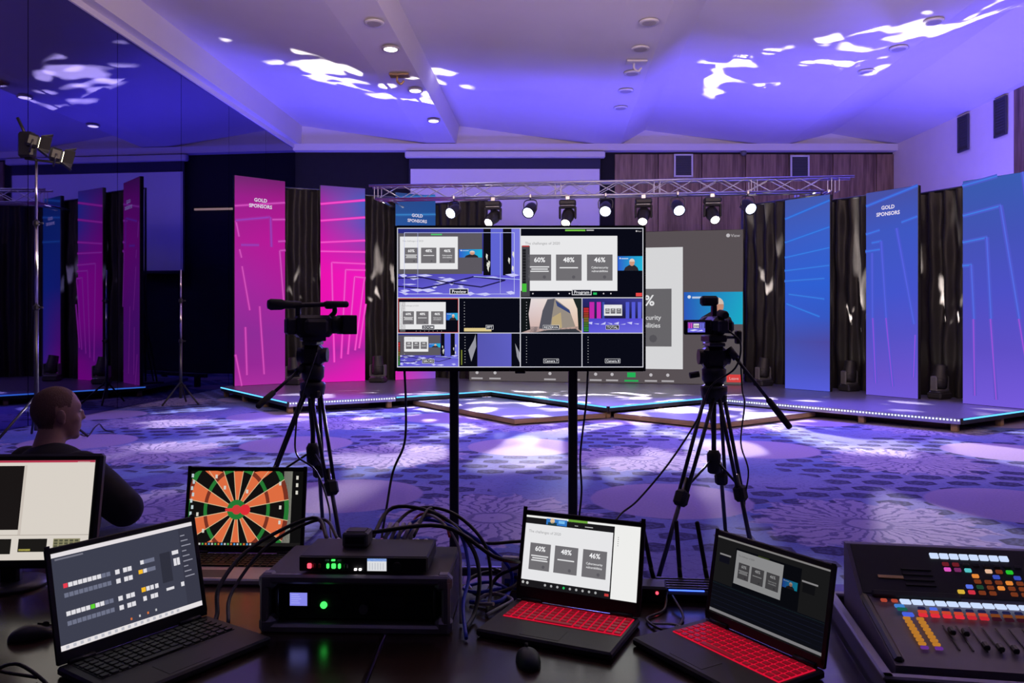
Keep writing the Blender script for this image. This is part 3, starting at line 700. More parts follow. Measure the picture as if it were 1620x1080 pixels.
def zoom_view(cv, bg, dim=1.0, labels=False):
    cv.rect(0, 0, 1, 1, bg); cv.layer()
    slide(cv, 0.0, 0.104, 0.793, 0.905, dim)
    thumb(cv, 0.797, 0.40, 1.0, 0.61, dim)
    cv.rect(0.365, 0.012, 0.53, 0.035, C(120, 200, 70, dim)); cv.rect(0.54, 0.014, 0.60, 0.03, C(190, 190, 190, dim))
    icons(cv, 0.945, [(0.03, W_), (0.10, W_), (0.31, W_), (0.40, W_), (0.48, W_), (0.54, W_), (0.68, W_), (0.74, W_)], dim, 0.010, labels)
    cv.rect(0.595, 0.93, 0.625, 0.962, C(40, 190, 95, dim)); cv.rect(0.945, 0.935, 0.995, 0.985, C(230, 70, 70, dim)); cv.layer()
    if labels: cv.rect(0.585, 0.98, 0.635, 0.991, C(40, 190, 95, dim)); cv.text('Leave', 0.97, 0.96, 0.018, C(240, 200, 200, dim))
    cv.disc(0.95, 0.035, 0.007*cv.w, C(*W_, dim), 8); cv.text('View', 0.975, 0.036, 0.02, C(*W_, dim))
def stage_view(cv, slide_box, wing=True, dim=1.0):      # a camera's view of the purple stage
    cv.rect(0, 0, 1, 0.62, [C(40, 45, 130, dim), C(60, 60, 170, dim), C(45, 42, 95, dim), C(50, 45, 80, dim)])
    cv.rect(0, 0.62, 1, 1, [C(70, 62, 170, dim), C(88, 78, 205, dim), C(120, 115, 225, dim), C(95, 85, 215, dim)]); cv.layer()
    rnd = random.Random(5)
    x1 = slide_box[2]; cv.rect(0, slide_box[1]-0.05, x1+0.2, 0.66, C(92, 88, 96, dim)); cv.layer()
    slide(cv, *slide_box, dim=dim); thumb(cv, x1+0.01, 0.30, x1+0.20, 0.42, dim)
    for a, b, c in [(x1+0.21, x1+0.27, (14, 13, 20)), (x1+0.27, x1+0.37, (95, 100, 210)), (x1+0.37, x1+0.44, (14, 13, 20)), (x1+0.44, x1+0.56, (120, 120, 225)), (x1+0.56, 1.0, (14, 13, 22))]:
        if a < 1: cv.rect(a, 0.0, min(1, b), 0.68, C(*c, dim))
    cv.layer()
    for k in range(7):
        x = x1+0.215+0.2*(k % 2)+rnd.random()*0.04; y = 0.3+rnd.random()*0.25
        if x < 0.97: cv.poly([(x, y), (x+0.012, y+0.02), (x+0.008, y+0.10), (x-0.004, y+0.05)], C(225, 225, 215, dim))
    for k in range(26):
        x, y = rnd.random()*0.9, 0.66+rnd.random()*0.3; w, h = 0.05+rnd.random()*0.09, 0.012+rnd.random()*0.03
        cv.poly([(x, y), (x+w*0.6, y-h*0.4), (min(1, x+w), y+h*0.3), (x+w*0.5, min(0.99, y+h))], C(200, 200, 250, dim))
    cv.layer()
    for a, b in [((0.0, 0.72), (0.2, 0.71)), ((0.2, 0.71), (0.42, 0.79)), ((0.42, 0.79), (0.62, 0.70)), ((0.62, 0.70), (0.88, 0.75)), ((0.42, 0.79), (0.2, 0.87)), ((0.2, 0.87), (0, 0.84)), ((0.42, 0.79), (0.68, 0.85)), ((0.68, 0.85), (0.88, 0.75))]:
        cv.line(a, b, 0.018*cv.h, C(28, 24, 70, dim))
    cv.layer(); cv.line((0.62, 0.695), (1, 0.74), 0.008*cv.h, C(190, 210, 255, dim))

# ------------------------------------------------------------------ LED wall
A, Bp = Vector((-1.0, 18.45, SH)), Vector((4.98, 17.15, SH)); d = Bp-A; LW = d.length; LH = 3.36
t = thing('led_wall', 'huge LED wall showing a video call with a white slide and a speaker', 'screen', A, math.atan2(d.y, d.x))
MB().box((LW/2, 0.08, LH/2), (LW, 0.12, LH)).build('cabinet', M['black'], t)
for x in (0.6, LW/2, LW-0.6): MB().box((x, 0.45, 0.9), (0.08, 0.7, 1.8), bev=0.01).build('rear_prop', M['steel'], t)
cv = Canvas(LW-0.02, LH-0.02, 0.002, 0.9); zoom_view(cv, C(92, 84, 88), 0.92, True)
o = cv.build('picture', t); o.location = (0.01, 0.015, 0.01); o.rotation_euler = (math.pi/2, 0, 0)

# ------------------------------------------------------------------ truss and its fixtures
TZ0, TZ1, TW = 4.27, 4.56, 0.29
d = TR1-TR0; TL = d.length; trz = math.atan2(d.y, d.x)
tr = thing('lighting_truss', 'long aluminium box truss with crossed braces above the LED wall', 'truss', (TR0.x, TR0.y, 0), trz)
for y in (0, TW):
    for z, x0, x1 in ((TZ0, 0.15, TL-0.6), (TZ1, 0, TL)): MB().cyl((x0, y, z), (x1, y, z), 0.025, n=10).build('chord', M['alu'], tr)
nb = 18; step_ = (TL-0.8)/nb
def brace_mesh(dx, dz, dy=0.0): return MB().cyl((0, 0, 0), (dx, dy, dz), 0.010, n=6, cap=False).mesh('brace', M['alu'])
bu, bd_, bh = brace_mesh(step_, TZ1-TZ0), brace_mesh(step_, TZ0-TZ1), brace_mesh(step_/2, 0, TW)
bv = brace_mesh(0, TZ1-TZ0); bw = brace_mesh(0, 0, TW)
for i in range(nb):
    x = 0.2+i*step_
    put('brace', bu, tr, (x, 0, TZ0)); put('brace', bd_, tr, (x, 0, TZ1)); put('brace', bu if i % 2 else bd_, tr, (x, TW, TZ0 if i % 2 else TZ1))
    put('brace', bh, tr, (x, 0, TZ1)); put('brace', bh, tr, (x+step_/2, 0, TZ0))
for x in (0.12, 0.2, 2.1, 4.1, 4.22, 6.2, 6.32, 8.2, 8.32, TL-0.45, TL-0.3):
    put('brace', bv, tr, (x, 0, TZ0)); put('brace', bv, tr, (x, TW, TZ0)); put('brace', bw, tr, (x, 0, TZ0)); put('brace', bw, tr, (x, 0, TZ1))
for x in (0.2, TL-0.75):                                # towers behind the drapes carry it
    for dx in (0, 0.25):
        for dy in (0.0, TW): MB().cyl((x+dx, dy+1.55, SH), (x+dx, dy+1.55, TZ1), 0.025, n=8).build('tower_tube', M['alu'], tr)
    for dx in (0, 0.25): MB().cyl((x+dx, 0, TZ0), (x+dx, TW+1.57, TZ0), 0.025, n=8).build('tower_arm', M['alu'], tr)

def par(p, aim, label):
    t = thing('par_light', label, 'stage light', p, 0, 'blue washers on the truss')
    d = (Vector(aim)-Vector(p)); d.z = d.z; d.normalize()
    side = d.cross(Vector((0, 0, 1))).normalized()
    b = MB().lathe(-d*0.16, d, [(0, 0.06), (0.01, 0.10), (0.08, 0.125), (0.30, 0.135), (0.32, 0.135), (0.32, 0.118), (0.305, 0.118)], 22).build('housing', M['black'], t)
    MB().lathe(d*0.135, d, [(0, 0.118), (0.012, 0.112), (0.02, 0.08)], 22).build('lens', M['lamp_blue'], t)
    up = Vector((0, 0, 1)); y = MB(); y.tube([side*0.145, side*0.15+up*0.14, side*0.09+up*0.2, -side*0.09+up*0.2, -side*0.15+up*0.14, -side*0.145], 0.012, 6)
    y.cyl(up*0.2, up*(TZ0-p[2]+0.01), 0.014, n=8); y.build('yoke', M['steel'], t)
    MB().box((0, 0, TZ0-p[2]), (0.05, 0.07, 0.08), bev=0.01).build('clamp', M['alu'], t)
def mover(p, aim, label, group, hang=True, face=0.0):
    t = thing('moving_head', label, 'stage light', p, face, group); s = -1 if hang else 1
    Rz = Matrix.Rotation(-face, 3, 'Z')
    MB().box((0, 0, s*0.06), (0.36, 0.27, 0.12), bev=0.03).build('base', M['dark_grey'], t)
    MB().box((0, 0, s*0.125), (0.30, 0.2, 0.02), bev=0.008).build('base_ring', M['alu'] , t)
    piv = Vector((0, 0, s*0.36)); y = MB()
    for sx in (-1, 1):
        y.box((sx*0.165, 0, s*0.27), (0.045, 0.13, 0.27), bev=0.018)
    y.box((0, 0, s*0.155), (0.37, 0.15, 0.045), bev=0.018); y.build('yoke', M['grey'] if not hang else M['dark_grey'], t)
    d = Rz @ (Vector(aim)-(Vector(p)+Vector((0, 0, s*0.36)))); d.normalize()
    h = MB().lathe(piv-d*0.19, d, [(0, 0.05), (0.015, 0.11), (0.06, 0.135), (0.20, 0.135), (0.27, 0.115), (0.40, 0.108), (0.42, 0.108), (0.42, 0.092), (0.40, 0.092)], 20).build('head', M['dark_grey'], t)
    for k in range(3): MB().lathe(piv-d*(0.12-0.05*k), d, [(0, 0.137), (0.012, 0.137)], 20).build('cooling_fin', M['black'], h)
    MB().lathe(piv+d*0.215, d, [(0, 0.09), (0.012, 0.082)], 20).build('lens', M['lamp_white'], t)
    if hang: MB().box((0, 0, 0.04), (0.10, 0.06, 0.1), bev=0.01).build('clamp', M['alu'], t)
order = ['leftmost', 'second from the left', 'middle', 'second from the right', 'rightmost']
for i, px in enumerate(PARS):
    p = truss_pt(px); p.z = 3.98; par(p, PAR_AIM[i], 'round blue washer hanging from the truss, %s of the five' % order[i])
o4 = ['leftmost', 'second from the left', 'second from the right', 'rightmost']
for i, px in enumerate(MOVERS):
    p = truss_pt(px); p.z = 4.17; mover(p, MOV_AIM[i], 'black moving head spotlight hanging from the truss, %s of the four' % o4[i], 'moving heads on the truss', True, trz)
fl_lab = ['moving head light on the stage behind the left camcorder', 'moving head light on the stage just left of the big display', 'moving head light on the stage beside the LED wall, pointing up',
          'moving head light on the stage between the plain blue panel and the GOLD SPONSORS panel', 'moving head light on the stage left of the panel at the picture edge']
for i, (x, y, a) in enumerate(FLOOR_MOVERS):
    mover((x, y, SH), a, fl_lab[i], 'moving heads standing on the stage', False, -0.2 if x < 0 else 0.5)
for i, (a, b, e) in enumerate(BATTENS):                 # housings of the blue battens behind the set
    m = ((a[0]+b[0])/2, (a[1]+b[1])/2); L = math.dist(a, b); z = 0.0
    t = thing('led_batten', ['blue LED batten on the floor behind the pink panels', 'blue LED batten on the floor behind the LED wall', 'blue LED batten on the floor behind the right wing'][i], 'stage light', (m[0], m[1], SH if i == 1 else 0), math.atan2(b[1]-a[1], b[0]-a[0]), 'blue battens behind the set')
    hgt = 0.13 if i == 1 else 0.33
    MB().box((0, 0, hgt-0.05), (L, 0.10, 0.09), bev=0.01).build('housing', M['black'], t)
    if i: MB().box((0, -0.018, hgt+0.15), (L, 0.004, 0.32)).build('light_cut_flap', M['black'], t)  # added unseen blade that cuts the front edge of the blue wash
    for x in (-L*0.4, 0, L*0.4): MB().box((x, 0, (hgt-0.09)/2), (0.06, 0.14, hgt-0.09)).build('foot', M['steel'], t)

# ================================================================== MIDDLE GROUND
# ------------------------------------------------------------------ large display and its stand
TY = 4.56; tvw, tvh = 1.433, 0.832
tv = thing('multiview_display', 'large flat display showing a grid of camera pictures, on black poles', 'display', (0.047, TY, 1.6875-tvh/2))
MB().box((0, 0.03, tvh/2), (tvw, 0.045, tvh), bev=0.01).build('housing', M['black'], tv)
f = MB()
for sx in (-1, 1): f.box((sx*(tvw/2-0.005), 0.0, tvh/2), (0.012, 0.02, tvh), bev=0.003)
f.box((0, 0, tvh-0.005), (tvw-0.02, 0.02, 0.012), bev=0.003); f.box((0, 0, 0.010), (tvw-0.02, 0.02, 0.022), bev=0.003); f.build('bezel', M['black_gloss'], tv)
MB().box((0, 0.0, -0.006), (0.06, 0.02, 0.014), bev=0.004).build('sensor_foot', M['black'], tv)
cw, ch = tvw-0.024, tvh-0.034
cv = Canvas(cw, ch, 0.0004, 1.0)
cv.rect(0, 0, 1, 1, C(10, 11, 24)); cv.layer()
DK = C(9, 10, 22)
def tiletag(s, txt, x, y, hh):
    vs, _ = text_geo(txt, 0.0); wd = (max(v[0] for v in vs)-min(v[0] for v in vs))/0.7*hh*s.h/s.w
    s.layer(); s.rect(x-wd/2-0.02, y-hh*0.95, x+wd/2+0.02, y+hh*0.95, C(20, 22, 35)); s.layer(); s.frame(x-wd/2-0.02, y-hh*0.95, x+wd/2+0.02, y+hh*0.95, 0.006, C(215, 215, 220)); s.layer(); s.text(txt, x, y, hh, C(235, 235, 240), 0.01)
def ticks(s, x, col=(200, 200, 205)):
    for i in range(10): s.rect(x, 0.10+i*0.085, x+0.012, 0.118+i*0.085, C(*col))
def meter(s, x0, x1):
    s.rect(x0, 0.25, x1, 0.98, C(18, 18, 22)); s.layer(); n = 10
    for i in range(n):
        c = [(190, 45, 50), (150, 60, 40), (120, 100, 40), (70, 110, 45), (50, 130, 60)][min(4, i//2)]
        s.rect(x0+0.004, 0.27+i*0.07, x1-0.004, 0.33+i*0.07, C(*c))
    s.layer()
a = cv.sub(0.004, 0.006, 0.499, 0.498); stage_view(a, (0.015, 0.115, 0.49, 0.59)); a.layer()
a.rect(0.27, 0.075, 0.36, 0.095, C(80, 190, 110)); a.frame(0.05, 0.055, 0.955, 0.955, 0.004, C(200, 205, 240)); a.frame(0.16, 0.055, 0.84, 0.955, 0.003, C(180, 185, 230))
tiletag(a, 'Preview', 0.5, 0.915, 0.045)
b = cv.sub(0.502, 0.006, 0.997, 0.498); zoom_view(b, DK); b.layer(); b.rect(0.008, 0.25, 0.075, 0.985, C(70, 70, 76)); b.layer()
for i in range(12): b.rect(0.016, 0.30+i*0.042, 0.042, 0.336+i*0.042, C(28, 28, 32)); 
b.rect(0.012, 0.80, 0.048, 0.92, C(70, 190, 60)); b.rect(0.012, 0.245, 0.07, 0.265, C(180, 60, 60)); tiletag(b, 'Program', 0.5, 0.925, 0.045)
r1, r2, r3 = 0.507, 0.752, 0.757
a = cv.sub(0.004, r1, 0.249, r2); a.rect(0, 0, 1, 1, DK); a.layer(); slide(a, 0.02, 0.10, 0.79, 0.90); thumb(a, 0.80, 0.42, 1.0, 0.63); a.layer(); a.rect(0.03, 0.1, 0.12, 0.97, C(90, 90, 95)); a.layer(); ticks(a, 0.1); a.frame(0, 0, 1, 1, 0.01, C(190, 50, 50)); icons(a, 0.95, [(0.3+0.07*i, W_) for i in range(7)], 1, 0.008); tiletag(a, 'ZOOM', 0.5, 0.84, 0.07)
a = cv.sub(0.252, r1, 0.499, r2); a.rect(0, 0, 1, 1, DK); a.layer(); ticks(a, 0.08); a.rect(0.08, 0.86, 0.53, 0.96, C(220, 200, 140)); a.layer(); tiletag(a, 'PPT', 0.5, 0.84, 0.07)
a = cv.sub(0.502, r1, 0.749, r2)                         # grey cubic building photograph
a.rect(0, 0, 1, 1, [C(225, 215, 220), C(240, 225, 205), C(220, 180, 160), C(200, 170, 165)]); a.rect(0, 0.82, 1, 1, C(75, 75, 85)); a.layer()
a.poly([(0.30, 0.88), (0.36, 0.35), (0.44, 0.02), (0.56, 0.0), (0.48, 0.9)], C(85, 85, 95)); a.poly([(0.48, 0.9), (0.56, 0.0), (0.80, 0.32), (0.90, 0.82)], C(150, 140, 130)); a.layer()
a.poly([(0.57, 0.05), (0.80, 0.34), (0.82, 0.44), (0.60, 0.22)], C(55, 70, 120)); a.poly([(0.52, 0.55), (0.66, 0.4), (0.68, 0.85), (0.50, 0.9)], C(185, 165, 125))
a.poly([(0, 0), (0.17, 0), (0.13, 0.45), (0.16, 0.9), (0, 1)], C(18, 22, 24)); a.poly([(1, 0), (0.86, 0.0), (0.93, 0.3), (0.95, 0.9), (1, 0.95)], C(30, 40, 38)); a.poly([(0.2, 1), (0.45, 0.92), (0.9, 0.88), (1, 1)], C(55, 58, 66)); a.layer(); ticks(a, 0.09); tiletag(a, 'REZERVA', 0.5, 0.84, 0.07)
a = cv.sub(0.752, r1, 0.997, r2)                         # the whole stage
a.rect(0, 0, 1, 0.58, [C(40, 42, 110), C(60, 60, 150), C(30, 28, 60), C(35, 30, 60)]); a.rect(0, 0.58, 1, 1, [C(75, 70, 200), C(85, 75, 210), C(110, 105, 225), C(95, 90, 220)]); a.layer()
for x0, x1, c in [(0.12, 0.20, (190, 40, 170)), (0.24, 0.31, (200, 45, 180)), (0.33, 0.37, (60, 80, 170)), (0.72, 0.78, (80, 90, 210)), (0.82, 0.88, (85, 90, 215)), (0.92, 0.98, (90, 95, 215))]: a.rect(x0, 0.1, x1, 0.58, C(*c))
a.layer(); slide(a, 0.36, 0.18, 0.66, 0.50); a.layer()
for i in range(8): a.poly([(0.08+i*0.11, 0.70+0.03*(i % 3)), (0.17+i*0.11, 0.68+0.05*(i % 2)), (0.16+i*0.11, 0.76)], C(205, 205, 250))
meter(a, 0.02, 0.11); tiletag(a, 'TOTAL', 0.5, 0.84, 0.07)
a = cv.sub(0.004, r3, 0.249, 0.994); stage_view(a, (0.10, 0.10, 0.50, 0.55)); a.layer(); meter(a, 0.0, 0.035); ticks(a, 0.10); tiletag(a, 'SIROKI', 0.5, 0.84, 0.07)
a = cv.sub(0.252, r3, 0.499, 0.994); a.rect(0, 0, 1, 1, DK); a.layer(); a.rect(0.30, 0, 0.86, 1, [C(85, 85, 175), C(95, 95, 195), C(92, 92, 190), C(88, 85, 178)]); a.layer()
a.poly([(0.15, 0.5), (0.24, 0.2), (0.27, 0.02), (0.28, 0.4), (0.2, 0.85)], C(150, 150, 160)); a.poly([(0.92, 0.3), (1, 0.6), (1, 0.9), (0.95, 0.7)], C(150, 150, 160)); ticks(a, 0.09); a.rect(0.03, 0.5, 0.05, 0.95, C(120, 130, 50))
for i, nm in ((0.502, 'Camera 7'), (0.752, 'Camera 8')):
    a = cv.sub(i, r3, i+0.247, 0.994); a.rect(0, 0, 1, 1, DK); a.layer(); ticks(a, 0.09); tiletag(a, nm, 0.5, 0.83, 0.07)
cv.z += 0.004
LN = C(205, 205, 215)
cv.frame(0, 0, 1, 1, 0.0035, LN); cv.rect(0.4985, 0, 0.5025, 1, LN); cv.rect(0, 0.498, 1, 0.505, LN); cv.rect(0.0, 0.751, 1, 0.757, LN)
cv.rect(0.249, 0.505, 0.2525, 1, LN); cv.rect(0.749, 0.505, 0.7525, 1, LN)
o = cv.build('picture', tv); o.location = (-cw/2, 0.0, 0.022); o.rotation_euler = (math.pi/2, 0, 0)
ts = thing('display_stand', 'black two-pole stand carrying the large display', 'stand', (0.009, TY+0.09, 0))
for x in (-0.346, 0.346):
    MB().box((x, 0, 0.83), (0.052, 0.05, 1.62), bev=0.006).build('pole', M['black'], ts)
    MB().box((x, 0, 0.02), (0.09, 0.8, 0.04), bev=0.012).build('foot', M['black'], ts)
MB().box((0, 0, 0.10), (0.66, 0.04, 0.05), bev=0.008).build('cross_bar', M['black'], ts)
for z in (1.45, 1.6): MB().box((0, -0.02, z), (0.8, 0.02, 0.05), bev=0.005).build('mount_rail', M['steel'], ts)

# ------------------------------------------------------------------ cables
def cable(pts, r, label, m='cable', n=8, group=None, name='cable'):
    o = MB().tube(pts, r, n).build(name, M[m]); return tag(o, label, 'cable', group)
cable([P(640, 587, 4.6), P(642, 640, 4.7), P(640, 700, 4.7), P(622, 745, 4.7), P(612, 800, 4.6), P(604, 850, 4.5), P(600, 900, 4.4), (-0.75, 4.3, 0.01), (-0.5, 3.8, 0.01)], 0.007, 'black cable hanging from the left side of the big display')
cable([P(930, 587, 4.62), P(927, 640, 4.66), P(918, 720, 4.66), P(920, 780, 4.66), P(912, 850, 4.64), P(905, 925, 4.6), (0.33, 4.5, 0.01), (0.2, 3.9, 0.01)], 0.006, 'black cable hanging beside the right pole of the display')

# ------------------------------------------------------------------ camcorders and tripods
def tripod(hub, feet, label, pan_from, pan_to, twin=True, spread_h=0.0):
    t = thing('camera_tripod', label, 'tripod', (hub[0], hub[1], 0)); hub = Vector(hub); o0 = Vector((hub.x, hub.y, 0))
    h = hub-o0
    for fx, fy in feet:
        ft = Vector((fx, fy, 0.012))-o0; dirn = (ft-h).normalized(); rad = Vector((ft.x, ft.y, 0)).normalized(); sd = rad.cross(Vector((0, 0, 1)))
        s0 = h+rad*0.055+Vector((0, 0, -0.03)); k = s0+(ft-s0)*0.56
        lg = MB()
        for s in (-1, 1): lg.cyl(s0+sd*0.034*s, k+sd*0.026*s, 0.0125, n=8)
        lg.box(s0, (0.06, 0.06, 0.06), bev=0.015); leg = lg.build('leg', M['black'], t)
        MB().box(k, (0.085, 0.07, 0.10), rot=(k-ft).to_track_quat('Z', 'Y').to_matrix(), bev=0.018).build('leg_lock', M['rubber'], leg)
        MB().cyl(s0+(ft-s0)*0.45, ft+Vector((0, 0, 0.02)), 0.014, n=8).build('lower_tube', M['steel'], leg)
        MB().cyl(ft+Vector((0, 0, -0.01)), ft+Vector((0, 0, 0.04)), 0.026, 0.018, n=10).build('rubber_foot', M['rubber'], leg)
        e = h+Vector((0, 0, -0.42)); c = s0+(ft-s0)*0.52
        MB().cyl(e, c, 0.008, n=6).build('spreader_arm', M['black'], t)
    MB().lathe(h+Vector((0, 0, -0.06)), (0, 0, 1), [(0, 0.05), (0.02, 0.075), (0.07, 0.085), (0.10, 0.085), (0.11, 0.06)], 18).build('bowl', M['black'], t)
    MB().cyl(h+Vector((0, 0, -0.5)), h+Vector((0, 0, -0.05)), 0.016, n=10).build('centre_column', M['black'], t)
    MB().lathe(h+Vector((0, 0, -0.52)), (0, 0, 1), [(0, 0.03), (0.01, 0.04), (0.12, 0.045), (0.15, 0.03)], 12).build('levelling_grip', M['rubber'], t)
    hd = MB(); hd.lathe(h+Vector((0, 0, 0.05)), (0, 0, 1), [(0, 0.055), (0.03, 0.075), (0.10, 0.078), (0.115, 0.06)], 18)
    hd.box(h+Vector((0, 0, 0.225)), (0.15, 0.13, 0.15), bev=0.03); hd.cyl(h+Vector((-0.1, 0, 0.23)), h+Vector((0.1, 0, 0.23)), 0.05, n=14); hd.build('fluid_head', M['black'], t)
    MB().box(h+Vector((0, 0, 0.31)), (0.10, 0.20, 0.025), bev=0.006).build('camera_plate', M['steel'], t)
    MB().cyl(h+Vector((-0.10, -0.02, 0.12)), h+Vector((-0.16, -0.02, 0.11)), 0.02, n=10).build('lock_knob', M['rubber'], t)
    a, b = Vector(pan_from)-o0, Vector(pan_to)-o0; g = a+(b-a)*0.62
    ph = MB().cyl(a, g, 0.011, n=8).cyl(a-(b-a).normalized()*0.03, a+(b-a).normalized()*0.05, 0.024, n=10).build('pan_handle', M['black'], t)
    MB().lathe(g, b-g, [(0, 0.012), (0.01, 0.018), ((b-g).length*0.5, 0.021), ((b-g).length-0.01, 0.019), ((b-g).length, 0.012)], 12).build('grip', M['rubber'], ph)
    return t
def camcorder(p, yaw, label, kind):
    t = thing('camcorder', label, 'video camera', p, yaw)            # +y is the lens direction, origin on the plate
    if kind == 'shoulder':
        MB().box((0, 0.0, 0.10), (0.135, 0.24, 0.15), bev=0.02).build('body', M['black'], t)
        MB().lathe((0, 0.11, 0.11), (0, 1, 0), [(0, 0.055), (0.02, 0.062), (0.05, 0.062), (0.055, 0.055), (0.09, 0.058)], 20).build('lens_barrel', M['rubber'], t)
        hd = MB(); 
        for sx in (-1, 1): hd.box((sx*0.075, 0.235, 0.11), (0.012, 0.10, 0.125), bev=0.004)
        for sz in (-1, 1): hd.box((0, 0.235, 0.11+sz*0.06), (0.16, 0.10, 0.012), bev=0.004)
        hd.build('lens_hood', M['black'], t); MB().box((0, 0.20, 0.11), (0.14, 0.02, 0.11), bev=0.004).build('hood_back', M['black'], t)
        h = MB(); h.tube([(0, -0.10, 0.17), (0, -0.09, 0.235), (0, 0.0, 0.245), (0, 0.13, 0.245), (0, 0.15, 0.20), (0, 0.12, 0.165)], 0.017, 10); h.build('top_handle', M['black'], t)
        MB().lathe((0.0, -0.30, 0.245), (0, 1, 0), [(0, 0.028), (0.02, 0.038), (0.09, 0.036), (0.12, 0.026), (0.22, 0.024)], 16).build('viewfinder', M['rubber'], t)
        MB().lathe((0.055, 0.06, 0.25), (0, 1, 0), [(0, 0.014), (0.02, 0.022), (0.16, 0.022), (0.17, 0.014)], 14).build('microphone', M['rubber'], t)
        MB().box((0.04, 0.10, 0.235), (0.05, 0.05, 0.035), bev=0.008).build('microphone_holder', M['black'], t)
        MB().box((0, -0.15, 0.10), (0.09, 0.07, 0.11), bev=0.012).build('battery', M['dark_grey'], t)
        MB().box((0.095, 0.0, 0.10), (0.05, 0.16, 0.10), bev=0.022).build('hand_grip', M['rubber'], t)
        MB().box((-0.082, 0.04, 0.12), (0.018, 0.12, 0.085), bev=0.006).build('lcd_door', M['dark_grey'], t)
        MB().box((0, 0, 0.014), (0.09, 0.16, 0.03), bev=0.005).build('foot_plate', M['steel'], t)
    else:
        MB().box((0.02, 0.02, 0.105), (0.10, 0.22, 0.12), bev=0.03).build('body', M['black'], t)
        MB().lathe((0.02, 0.12, 0.115), (0, 1, 0), [(0, 0.045), (0.03, 0.05), (0.09, 0.05), (0.10, 0.044)], 18).build('lens_barrel', M['rubber'], t)
        MB().box((0.09, 0.0, 0.10), (0.05, 0.14, 0.09), bev=0.022).build('hand_grip', M['rubber'], t)
        MB().box((0.02, -0.11, 0.10), (0.06, 0.05, 0.08), bev=0.01).build('battery', M['dark_grey'], t)
        MB().lathe((0.03, -0.13, 0.17), (0, 1, 0.15), [(0, 0.02), (0.02, 0.026), (0.10, 0.024)], 14).build('viewfinder', M['rubber'], t)
        MB().box((0.02, 0.05, 0.20), (0.03, 0.05, 0.08), bev=0.008).build('accessory_shoe', M['black'], t)
        MB().box((-0.02, 0.03, 0.265), (0.11, 0.07, 0.065), bev=0.015).build('receiver', M['rubber'], t)
        MB().box((0.155, -0.02, 0.03), (0.035, 0.05, 0.085), bev=0.008).build('remote_control', M['rubber'], t)
        MB().cyl((0.06, -0.02, 0.03), (0.14, -0.02, 0.03), 0.01, n=8).build('remote_arm', M['steel'], t)
        MB().box((0, 0, 0.022), (0.12, 0.16, 0.045), bev=0.008).build('foot_plate', M['black'], t)
        l = MB().box((-0.115, -0.03, 0.095), (0.19, 0.016, 0.095), bev=0.007).build('lcd_door', M['black'], t)
        MB().cyl((-0.03, -0.03, 0.06), (-0.03, -0.03, 0.13), 0.014, n=8).build('hinge', M['black'], t)
        c2 = Canvas(0.115, 0.065, 0.0003, 1.0)
        c2.rect(0, 0, 1, 0.6, [C(120, 70, 170), C(70, 70, 170), C(60, 55, 120), C(120, 50, 140)]); c2.rect(0, 0.6, 1, 1, C(105, 100, 220)); c2.layer()
        c2.rect(0.05, 0.1, 0.13, 0.6, C(210, 60, 190)); c2.rect(0.18, 0.1, 0.25, 0.6, C(215, 80, 195)); c2.rect(0.72, 0.1, 0.79, 0.6, C(110, 120, 230)); c2.rect(0.84, 0.1, 0.92, 0.6, C(110, 120, 230))
        slide(c2, 0.33, 0.15, 0.65, 0.55); c2.layer(); c2.poly([(0.1, 0.8), (0.4, 0.7), (0.6, 0.78), (0.3, 0.88)], C(215, 215, 250)); c2.poly([(0.5, 0.9), (0.8, 0.75), (0.9, 0.85)], C(215, 215, 250))
        o = c2.build('lcd_picture', l); o.location = (-0.115-0.0725, -0.0386, 0.0625); o.rotation_euler = (math.pi/2, 0, 0)
    return t
hubR = (1.30, 5.13, 1.10)
tripod(hubR, [(0.86, 4.70), (1.51, 4.94), (1.54, 5.74)], 'black tripod to the right of the big display', (1.40, 5.08, 1.36), (1.70, 4.86, 0.905))
camcorder((1.30, 5.13, 1.425), 0.12, 'small camcorder with a lit flip-out screen, right of the big display', 'small')
hubL = (-1.355, 5.42, 1.10)
tripod(hubL, [(-1.06, 5.02), (-1.78, 5.22), (-1.42, 5.98)], 'black tripod to the left of the big display', (-1.42, 5.36, 1.24), (-1.60, 5.0, 1.02))
camcorder((-1.355, 5.42, 1.425), math.radians(-62), 'shoulder-type video camera with top handle and lens hood, left of the big display', 'shoulder')
cable([(1.36, 5.0, 1.50), (1.42, 4.95, 1.42), (1.38, 4.92, 1.27), (1.25, 5.0, 1.15), P(1105, 660, 4.95), P(1060, 730, 4.9), P(1010, 790, 4.85), P(980, 815, 4.8), P(960, 850, 4.6), P(940, 920, 4.4), (0.4, 4.3, 0.01)], 0.006, 'black cable drooping from the small camcorder to the floor')
cable([(1.45, 5.05, 1.30), (1.46, 5.05, 1.12), P(1178, 640, 5.0), P(1172, 700, 5.0), P(1184, 745, 5.0), P(1178, 800, 5.0), P(1190, 860, 5.0), (1.5, 5.05, 0.01)], 0.005, 'thin black cable hanging along the right tripod')
cable([(-1.30, 5.3, 1.35), (-1.38, 5.2, 1.05), P(468, 680, 5.15), P(470, 720, 5.1), P(500, 745, 5.0), P(520, 800, 4.9), P(524, 850, 4.7), P(540, 905, 4.5), (-0.95, 4.4, 0.01)], 0.006, 'black cable hanging along the left tripod')

